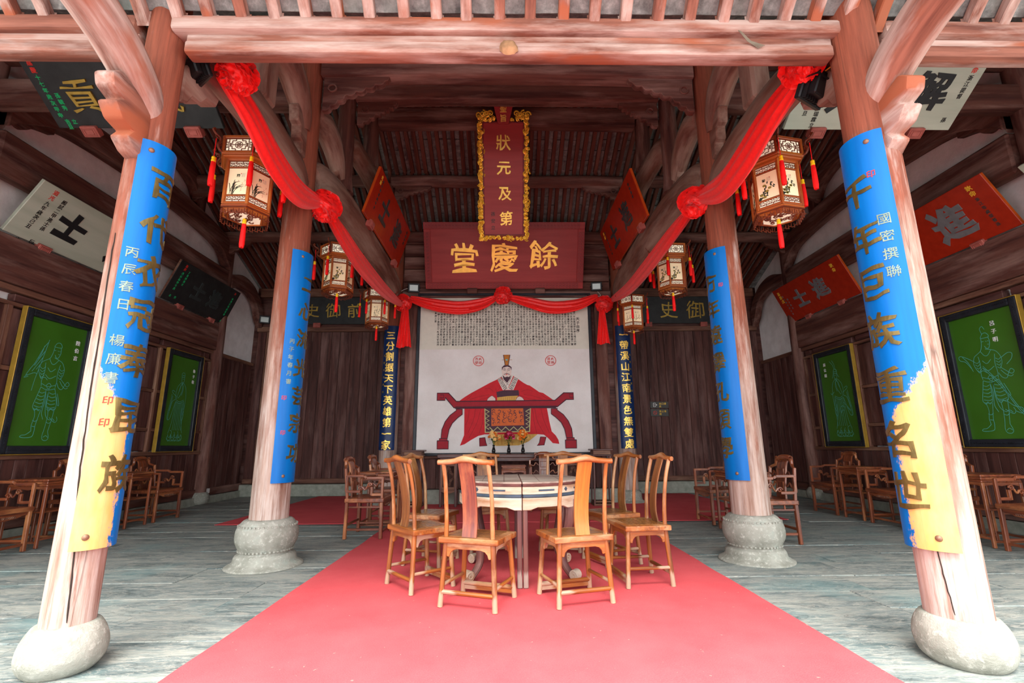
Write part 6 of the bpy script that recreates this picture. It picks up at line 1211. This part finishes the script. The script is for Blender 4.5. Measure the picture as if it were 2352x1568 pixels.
    P['pane_rail'] = mb.mesh('pane_rail', 'lantern_wood', bevel=0.002)
    mats = ['leaf_ink', 'petal_olive', 'petal_pink', 'grey_wash', 'red_ink']
    for kind, ch in (('orchid', '蘭'), ('chrysanthemum', '菊'), ('bamboo', '竹'), ('plum', '梅')):
        mb = MB(); rg = random.Random(len(kind)); z = .0032
        letter(mb, ch, .0 if kind == 'orchid' else -.03, .06, .034, z, 0.0, .02, 0, res=1)
        for q in range(4): mb.stroke([(.03 + q * .009 - (.03 if kind != 'orchid' else 0), .085), (.03 + q * .009 - (.03 if kind != 'orchid' else 0), .045)], .003, z, 3, 1)
        mb.flat([(.02, .075), (.028, .075), (.028, .083), (.02, .083)], z, 4)
        if kind == 'orchid':
            for q in range(12): x0 = -.075 + rg.uniform(0, .05); dx = rg.uniform(-.02, .12); hh = rg.uniform(.04, .15); mb.stroke([(x0, -.13), (x0 + dx * .25, -.13 + hh * .6), (x0 + dx * .6, -.13 + hh * .95), (x0 + dx, -.13 + hh)], .006, z, 0, 4, True)
            for q in range(9): x0 = rg.uniform(-.05, .08); y0 = rg.uniform(-.11, .0); mb.stroke([(x0, y0), (x0 + .012, y0 + .012), (x0 + .004, y0 + .022)], .004, z, 2, 3, True)
        elif kind == 'chrysanthemum':
            for q in range(40):
                t = rg.random(); x0 = -.085 + .12 * t + rg.uniform(-.03, .03); y0 = -.13 + .15 * t + rg.uniform(-.03, .03); a = rg.uniform(0, 6.28); mb.stroke([(x0, y0), (x0 + .012 * cos(a), y0 + .012 * sin(a)), (x0 + .026 * cos(a), y0 + .026 * sin(a))], .011, z, 0, 2, True)
            for x0, y0 in ((-.03, .005), (.015, -.03), (-.01, -.055), (-.06, -.085), (-.035, -.11)):
                for q in range(9): a = q * .7; mb.stroke([(x0, y0), (x0 + .016 * cos(a), y0 + .012 * sin(a) + .003)], .008, z + .0006, 1, 1)
        elif kind == 'bamboo':
            for x0, b2 in ((-.04, .02), (-.01, .035), (.02, .05)):
                mb.stroke([(x0, -.13), (x0 + b2 * .4, -.05), (x0 + b2, .06 - abs(x0))], .0035, z, 0, 3)
                for q in range(9): y0 = rg.uniform(-.12, .03); mb.stroke([(x0 + b2 * (y0 + .13) / .2, y0), (x0 + b2 * (y0 + .13) / .2 + rg.uniform(-.035, .035), y0 - .014)], .005, z, 0, 1)
        else:
            for pts in ([(-.05, -.13), (-.02, -.07), (-.03, -.02), (-.02, .03)], [(-.02, -.07), (.03, -.04), (.045, .01)], [(.005, -.055), (.05, -.06), (.08, -.03)], [(-.04, -.1), (-.07, -.05)]): mb.stroke(pts, .007, z, 0, 4, True)
            for q in range(15): x0 = rg.uniform(-.06, .07); y0 = rg.uniform(-.09, .03); mb.flat([(x0 + .006 * cos(k * 1.05), y0 + .006 * sin(k * 1.05)) for k in range(6)], z + .0005, 2)
        P['art_' + kind] = mb.mesh('ink_painting', mats)
    mb = MB(); mb.tube(catmull([(0, 0, .60), (.03, 0, .615), (.045, 0, .655), (.025, 0, .69), (.035, 0, .73), (.07, 0, .745), (.10, 0, .775), (.085, 0, .795)], 4), [.010, .012, .011, .009], 7)
    for cx, cz, r in ((.03, .66, .02), (.055, .72, .018), (.09, .78, .014), (.025, .61, .014)): mb.tube([(cx + r * (1 - q / 14) * cos(q * .7), 0, cz + r * (1 - q / 14) * sin(q * .7)) for q in range(11)], .006, 5)
    P['bracket'] = mb.mesh('scroll_bracket', 'lantern_fret', smooth=50)
    mb = MB(); mb.tube([(0, 0, 0), (0, 0, -.19)], .0035, 5); P['cord'] = mb.mesh('cord', 'tassel_red')
    mb = MB(); mb.lathe([(.010, -.185), (.017, -.19), (.018, -.205), (.015, -.212), (.018, -.218), (.019, -.235), (.017, -.24)], 12); P['cap'] = mb.mesh('tassel_cap', 'tassel_yellow', smooth=50)
    mb = MB(); n = 16; vs = []; fs = []
    for i, (r, z) in enumerate(((.016, -.238), (.019, -.28), (.021, -.36), (.022, -.44), (.018, -.475))):
        for k in range(n): a = 2 * pi * k / n; rr_ = r * (1 + .12 * (k % 2)); vs.append((rr_ * cos(a), rr_ * sin(a), z - (.02 * noise.noise(Vector((k * 1.7, i, 0))) if i == 4 else 0)))
    for i in range(4):
        for k in range(n): q = (k + 1) % n; fs.append((i * n + k, (i + 1) * n + k, (i + 1) * n + q, i * n + q))
    fs += [tuple(range(n)), tuple(range(4 * n, 5 * n))[::-1]]; P['tassel'] = mb.add(vs, fs).mesh('tassel', 'tassel_red', smooth=60)
    mb = MB()
    for k in range(9): mb.lathe([(0.0, -.009), (.007, -.006), (.009, 0), (.007, .006), (0.0, .009)], 8, (0, 0, .80 + k * .022))
    P['chain'] = mb.mesh('bead_chain', 'bead', smooth=60)
    return P, A1, A2, R1, R3
LS = 1.12
LM, _A1, _A2, _R1, _R3 = lantern_meshes()
def lantern(x, y, z, rot, kind, label, up=0.2, LS=1.12):
    t = thing('palace_lantern', label, 'lantern', (x, y, z), rot); t.scale = (LS, LS, LS); bf = put('body_frame', LM['body_frame'], t); tf = put('tier_frame', LM['tier_frame'], t); bt = put('base_tray', LM['base_tray'], t); put('base_pane', LM['base_glow'], bt); put('base_fret', LM['base_fret'], bt)
    def face(nm, key, par, ap, zc, am):
        o = bpy.data.objects.new(nm, LM[key]); COL.objects.link(o); o.parent = par; o.matrix_local = frame((ap * cos(am), ap * sin(am), zc), (-sin(am), cos(am), 0), (0, 0, 1)); return o
    for k in range(6):
        am = (k + .5) * pi / 3
        p = face('tier_pane', 'tier_pane', t, _A1 - .018, .68, am); q = put('lattice', LM['tier_lattice'], p)
        for zc in (.505, .168): p = face('band_pane', 'band_pane', t, _A2 - .008, zc, am); put('lattice', LM['band_lattice'], p)
        p = face('picture_pane', 'picture_pane', t, _A2 - .008, .336, am); put('ink_painting', LM['art_' + kind], p); put('pane_rail', LM['pane_rail'], p)
        a = am; sk = put('skirt', LM['skirt'], t, ((_R3 * cos(pi / 6) - .004) * cos(a), (_R3 * cos(pi / 6) - .004) * sin(a), .045), (0, 0, a + pi / 2))
        a = k * pi / 3; b = put('scroll_bracket', LM['bracket'], t, ((_R1 - .005) * cos(a), (_R1 - .005) * sin(a), 0), (0, 0, a))
        ts = put('tassel', LM['tassel'], t, ((_R1 + .06) * cos(a), (_R1 + .06) * sin(a), .70)); put('cord', LM['cord'], ts); put('tassel_cap', LM['cap'], ts)
    ts = put('tassel', LM['tassel'], t, (0, 0, .235)); put('tassel_cap', LM['cap'], ts); put('cord', LM['cord'], ts)
    put('bead_chain', LM['chain'], t)
    if up > .2: mb = MB(); mb.tube([(0, 0, .98), (0, 0, .78 + up)], .004, 5); mb.build('hanging_wire', 'white_cable', t)
lantern(-2.835, 4.749, 3.518, radians(0), 'orchid', 'hexagonal red lantern with orchid paintings hung near the front, beside the black plaque'); lantern(2.870, 4.704, 3.496, radians(12), 'chrysanthemum', 'hexagonal red lantern with chrysanthemum paintings near the front, beside the pale plaque')
lantern(-2.902, 7.795, 3.675, radians(22), 'chrysanthemum', 'hexagonal lantern with chrysanthemum paintings halfway along the moon beam, black-plaque side', .3); lantern(2.854, 7.896, 3.709, radians(3), 'chrysanthemum', 'hexagonal lantern with chrysanthemum paintings halfway along the moon beam, white-plaque side', .3)
lantern(-2.70, 9.60, 3.56, radians(8), 'bamboo', 'hexagonal lantern with bamboo paintings nearest the banner', .4, 1.03); lantern(2.64, 9.72, 3.48, radians(14), 'plum', 'hexagonal lantern with plum blossom paintings nearest the banner', .4, 1.0)
# hook on the orchid lantern
mb = MB(); mb.tube([(-2.80 + .06 * cos(a), 4.74, 4.47 + .065 * sin(a)) for a in [q * .35 for q in range(14)]], .010, 7); tag(mb.build('hanging_hook', 'white_cable', smooth=50), 'pale curled hook above the orchid lantern', 'hook')

# ================================================================== RED DRAPERY
def drape(pts, wend, wmid, label, thick=.07, k=7, seed=1, out=(1, 0, 0)):
    C = catmull(pts, 14); n = len(C); m = 40; vs = []; fs = []; O = Vector(out)
    for i in range(n):
        t = i / (n - 1); tg = (C[min(i + 1, n - 1)] - C[max(i - 1, 0)]).normalized(); w = wend + (wmid - wend) * sin(pi * t) ** .8
        nn = (O - tg * O.dot(tg)).normalized(); vv = tg.cross(nn)
        if vv.z < 0: vv = -vv
        for j in range(m):
            a = 2 * pi * j / m; rip = 1 + .30 * sin(k * a + .9 * sin(t * 5 + seed)) + .14 * sin((k * 2 + 1) * a + t * 4)
            vs.append(C[i] + vv * (w / 2) * cos(a) * (1 + .05 * sin(9 * t + a)) + nn * (thick / 2) * (sin(a) * (.6 + .4 * rip) + .55 * sin(k * 1.6 * cos(a) + t * 2 + seed) * .6))
    for i in range(n - 1):
        for j in range(m): q = (j + 1) % m; fs.append((i * m + j, i * m + q, (i + 1) * m + q, (i + 1) * m + j))
    fs += [tuple(range(m - 1, -1, -1)), tuple(range((n - 1) * m, n * m))]
    return tag(MB().add(vs, fs).build('red_drape', 'red_satin', smooth=70), label, 'drapery')
drape([(-2.36, 3.36, 4.16), (-2.33, 3.75, 4.10), (-2.31, 4.25, 3.93), (-2.31, 4.8, 3.90), (-2.34, 5.42, 4.12)], .12, .36, 'broad red satin drape between front and inner columns, black-plaque side')
drape([(-2.33, 5.66, 4.12), (-2.31, 6.2, 4.04), (-2.30, 7.1, 3.98), (-2.30, 8.5, 4.02), (-2.32, 10.0, 4.20)], .10, .34, 'red satin drape along the moon beam towards the banner, black-plaque side', .08, 8, 2)
drape([(2.36, 3.28, 4.14), (2.33, 3.75, 4.08), (2.31, 4.25, 3.97), (2.31, 4.75, 3.95), (2.34, 5.34, 4.16)], .14, .40, 'broad red satin drape between front and inner columns, white-plaque side', .08, 7, 3)
drape([(2.33, 5.58, 4.14), (2.31, 6.3, 4.10), (2.30, 7.6, 4.08), (2.30, 8.8, 4.12), (2.32, 10.2, 4.34)], .10, .30, 'red satin drape along the moon beam towards the banner, white-plaque side', .08, 8, 4)
drape([(-2.16, 10.24, 4.40), (-1.7, 10.24, 4.27), (-1.1, 10.24, 4.20), (-.6, 10.24, 4.27), (-.26, 10.24, 4.42)], .13, .32, 'red satin swag across the top of the banner, left of the middle rosette', .09, 7, 5, (0, -1, 0))
drape([(.06, 10.24, 4.42), (.5, 10.24, 4.30), (1.0, 10.24, 4.20), (1.55, 10.24, 4.25), (2.02, 10.24, 4.44)], .13, .30, 'red satin swag across the top of the banner, right of the middle rosette', .09, 7, 6, (0, -1, 0))
def rosette(c, r, label, axis=(0, -1, 0), tail=None):
    t = thing('red_rosette', label, 'rosette', M=Matrix.Translation(Vector((c[0], c[1], c[2] - r)))); n, m = 44, 26; vs = []; fs = []; A = Vector(axis).normalized(); sd = c[0] * 3 + c[1]
    for i in range(m + 1):
        ph = pi * i / m
        for j in range(n):
            a = 2 * pi * j / n; d = Vector((sin(ph) * cos(a), sin(ph) * sin(a), cos(ph))); p = d * 3.4 + Vector((sd, 0, 0))
            q = 1 - abs(noise.noise(p)) * 1.1; q2 = 1 - abs(noise.noise(p * 2.1)) * 1.0; rr_ = r * (.50 + .30 * q + .26 * q2); v = d * rr_; v -= A * (v.dot(A) * .3); vs.append(v + Vector((0, 0, r)))
    for i in range(m):
        for j in range(n): k = (j + 1) % n; fs.append((i * n + j, (i + 1) * n + j, (i + 1) * n + k, i * n + k))
    MB().add(vs, fs).build('ruffled_flower', 'red_satin', t, smooth=55)
    pt = MB(); rg = random.Random(int(sd * 10))
    for k in range(110):   # loose ruffles standing out of the ball
        d = Vector((rg.gauss(0, 1), rg.gauss(0, 1), rg.gauss(0, 1))).normalized()
        if d.dot(A) < -.3: continue
        u = d.cross(Vector((.3, .5, .8))).normalized(); w = d.cross(u); h = r * rg.uniform(.16, .34); L = r * rg.uniform(.2, .42); b = d * r * .82 + Vector((0, 0, r)); vv = []
        for q in range(6):
            s_ = (q - 2.5) / 2.5; e = w * .25 * L * sin(q * 1.7); vv += [b + u * s_ * L + e * .4, b + u * s_ * L * 1.1 + e + d * h * (1 - .4 * s_ * s_)]
        pt.add(vv, [(2 * q, 2 * q + 2, 2 * q + 3, 2 * q + 1) for q in range(5)])
    pt.build('ruffle', 'red_satin', t, smooth=60)['kind'] = 'stuff'
    if tail:
        for dx, L, w in tail:
            nn = 14; mm = 22; vs = []; fs = []
            for i in range(nn + 1):
                s_ = i / nn
                for j in range(mm + 1):
                    u = j / mm - .5; vs.append((dx + u * w * (.45 + .75 * s_), -.03 + .022 * sin(u * 26 + s_ * 1.5) * (.5 + .5 * s_) - .02 * s_, r * .7 - s_ * L + .02 * sin(u * 7) * s_))
            for i in range(nn):
                for j in range(mm): q = i * (mm + 1) + j; fs.append((q, q + mm + 1, q + mm + 2, q + 1))
            MB().add(vs, fs).build('ribbon_tail', 'red_satin', t, smooth=60)
    return t
rosette((-2.27, 3.42, 4.20), .155, 'red rosette tucked under the lintel by the floodlight, black-plaque side', (1, -.4, 0)); rosette((2.32, 3.24, 4.17), .17, 'red rosette tucked under the lintel by the floodlight, white-plaque side', (-1, -.4, 0))
rosette((-2.32, 5.52, 4.12), .20, 'red satin rosette on the inner column between two drapes, black-plaque side', (.8, -.6, 0)); rosette((2.32, 5.46, 4.16), .20, 'red satin rosette on the inner column between two drapes, white-plaque side', (-.8, -.6, 0))
rosette((-2.30, 10.16, 4.28), .185, 'red rosette with a long ribbon tail, left end of the banner swag', (0, -1, 0), [(0.06, .95, .27)]); rosette((2.14, 10.16, 4.24), .185, 'red rosette with a long ribbon tail, right end of the banner swag', (0, -1, 0), [(-0.06, .85, .24)])
rosette((-.10, 10.20, 4.46), .19, 'red rosette at the top middle of the banner swag', (0, -1, 0))

# ================================================================== FLOODLIGHTS AND SMALL FITTINGS
def floodlight(o, fwd, label, size=.24):
    F = Vector(fwd).normalized(); ex = F.cross(Vector((0, 0, 1))).normalized() * -1; up = F.cross(ex) * 1
    if up.z < 0: up = -up; ex = -ex
    t = thing('floodlight', label, 'floodlight', M=frame(o, ex, ex.cross(F) * -1 if False else up)); s = size
    # local z points along +/-F; glass on the lit side
    zs = 1 if (frame(o, ex, up).to_3x3() @ Vector((0, 0, 1))).dot(F) > 0 else -1
    mb = MB(); mb.prism([(-s / 2, -s * .40), (s / 2, -s * .40), (s / 2, s * .40), (-s / 2, s * .40)], s * .16, (0, 0, 0)); mb.build('housing', 'black_metal', t, bevel=.01)
    mb = MB(); mb.box((0, 0, -zs * s * .22), (s * .72, s * .56, s * .28)); mb.build('driver_box', 'black_metal', t, bevel=.01)
    for k in range(9): mb = MB(); mb.box((-s * .4 + k * s * .1, 0, -zs * s * .12), (s * .02, s * .74, s * .12)); mb.build('cooling_fin', 'black_metal', t)
    mb = MB(); mb.box((0, 0, zs * s * .085), (s * .70, s * .50, s * .012)); mb.build('glass', 'lamp_glass', t)
    mb = MB()
    for sx in (-1, 1): mb.bar((sx * s * .54, 0, 0), (sx * s * .54, s * .1, -zs * s * .42), .02, .006, (0, 1, 0)); mb.tube([(sx * s * .49, 0, 0), (sx * s * .57, 0, 0)], .014, 8)
    mb.bar((-s * .55, s * .1, -zs * s * .42), (s * .55, s * .1, -zs * s * .42), .006, .02); mb.build('bracket', 'black_metal', t)
floodlight((-2.44, 3.24, 4.08), (.55, .75, .45), 'black floodlight with cooling fins under the lintel, beside a rosette, black-plaque side', .24); floodlight((2.44, 3.34, 4.03), (-.45, .8, .45), 'black floodlight under the lintel with a pink and a yellow cable', .32)
floodlight((-2.12, 10.38, 4.70), (.15, -1, -.25), 'small floodlight with pale glass beside the left end of the hall plaque', .26); floodlight((2.03, 10.38, 4.73), (-.15, -1, -.25), 'small floodlight with pale glass beside the right end of the hall plaque', .25); floodlight((-6.42, 12.38, 4.50), (.5, -1, -.2), 'small floodlight in the back corner beyond the black side plaque', .26)
for pts, m, lab in (([(2.50, 3.20, 4.16), (2.47, 3.14, 4.12), (2.48, 3.12, 4.02), (2.56, 3.14, 3.93), (2.62, 3.16, 3.90)], 'pink_cable', 'thin pink cable looping by the front floodlight'), ([(2.58, 3.10, 4.16), (2.52, 3.14, 4.10), (2.45, 3.2, 4.06)], 'yellow_cable', 'thin yellow cable at the front floodlight'), ([(-2.2, 10.42, 4.72), (-2.32, 10.36, 4.66), (-2.42, 10.36, 4.60)], 'white_cable', 'white cable from the small hall plaque floodlight to the column'), ([(2.06, 10.42, 4.62), (2.12, 10.40, 4.52), (2.05, 10.42, 4.50)], 'white_cable', 'white cable curled under the small hall plaque floodlight')):
    mb = MB(); mb.tube(catmull(pts, 5), .006, 6); tag(mb.build('cable', m, smooth=60), lab, 'cable')
# safety signs on the back wall
def sign(x0, x1, z0, z1, label, icon, txt):
    t = thing('safety_sign', label, 'sign', M=frame(((x0 + x1) / 2, 12.545, z0), (1, 0, 0), (0, 0, 1))); w, h = x1 - x0, z1 - z0
    MB().span(-w / 2, w / 2, 0, h, -.012, 0).build('board', 'sign_board', t, bevel=.003)
    mb = MB()
    if icon == 'exit':
        for p, q in (((-.16, .04), (-.16, .13)), ((-.16, .13), (-.10, .13)), ((-.16, .04), (-.10, .04)), ((-.10, .04), (-.10, .06)), ((-.10, .11), (-.10, .13)), ((-.14, .085), (-.06, .085)), ((-.08, .105), (-.06, .085)), ((-.08, .065), (-.06, .085))): mb.stroke([p, q], .012, .002, 0, 1)
        mb.build('icon', 'sign_white', t)
    else:
        mb.stroke([(-.12 + .045 * cos(k * .42), .09 + .045 * sin(k * .42)) for k in range(16)], .010, .002, 0, 1); mb.stroke([(-.15, .12), (-.09, .06)], .010, .002, 0, 1); mb.build('icon', 'red_ink', t)
    for i, ch in enumerate(txt): letter(MB(), ch, .02 + (i % 3) * .065, h * .68 - (i // 3) * .07, .06, .0005, .003, .01, 0, res=1).build('character', 'yellow_ink', t)
sign(3.74, 4.22, 2.125, 2.295, 'dark exit sign with white arrow on the back wall planks', 'exit', '出口請走'); sign(3.74, 4.21, 1.915, 2.10, 'dark no-smoking sign with red ring, below the exit sign', 'ban', '禁止吸煙')
mb = MB(); mb.box((-6.60, 11.05, .27), (.05, .13, .10)); tag(mb.build('socket_box', 'plastic_white', bevel=.008), 'small white socket box at the foot of the side wall, black-plaque side', 'socket')
# twig stuck on the lintel
mb = MB()
for k in range(5): mb.tube([(1.62 + .004 * k, 2.88, 4.12 - .002 * k), (1.70 + .006 * k, 2.915, 4.06), (1.775 + .01 * k, 2.915 - .002 * k, 4.0 + .004 * k)], .003, 4)
tag(mb.build('twig', 'twig'), 'small bundle of straw stuck on the lintel near the white-plaque side column', 'twig')
# plaques that show only a corner at the picture's edges
p, w, h = wall_plaque('red plaque, one corner showing past the side wall column, black-plaque side', -6.60, -6.17, 3.2, 5.26, 3.985, 4.50, 'orange_red_lacquer', 'orange_edge', -1); chars(p, '魁亞', (-.5, .5), (0, 0), .4, 'grey_letter')
p, w, h = wall_plaque('pale green plaque, one corner showing past the side wall column, red-plaque side', 6.72, 6.30, 3.2, 5.26, 3.985, 4.53, 'pale_board', 'pale_board', 1); chars(p, '元貢', (-.5, .5), (0, 0), .4, 'black_ink')
bpy.data.objects.remove(_to); bpy.data.scenes.remove(_ts)
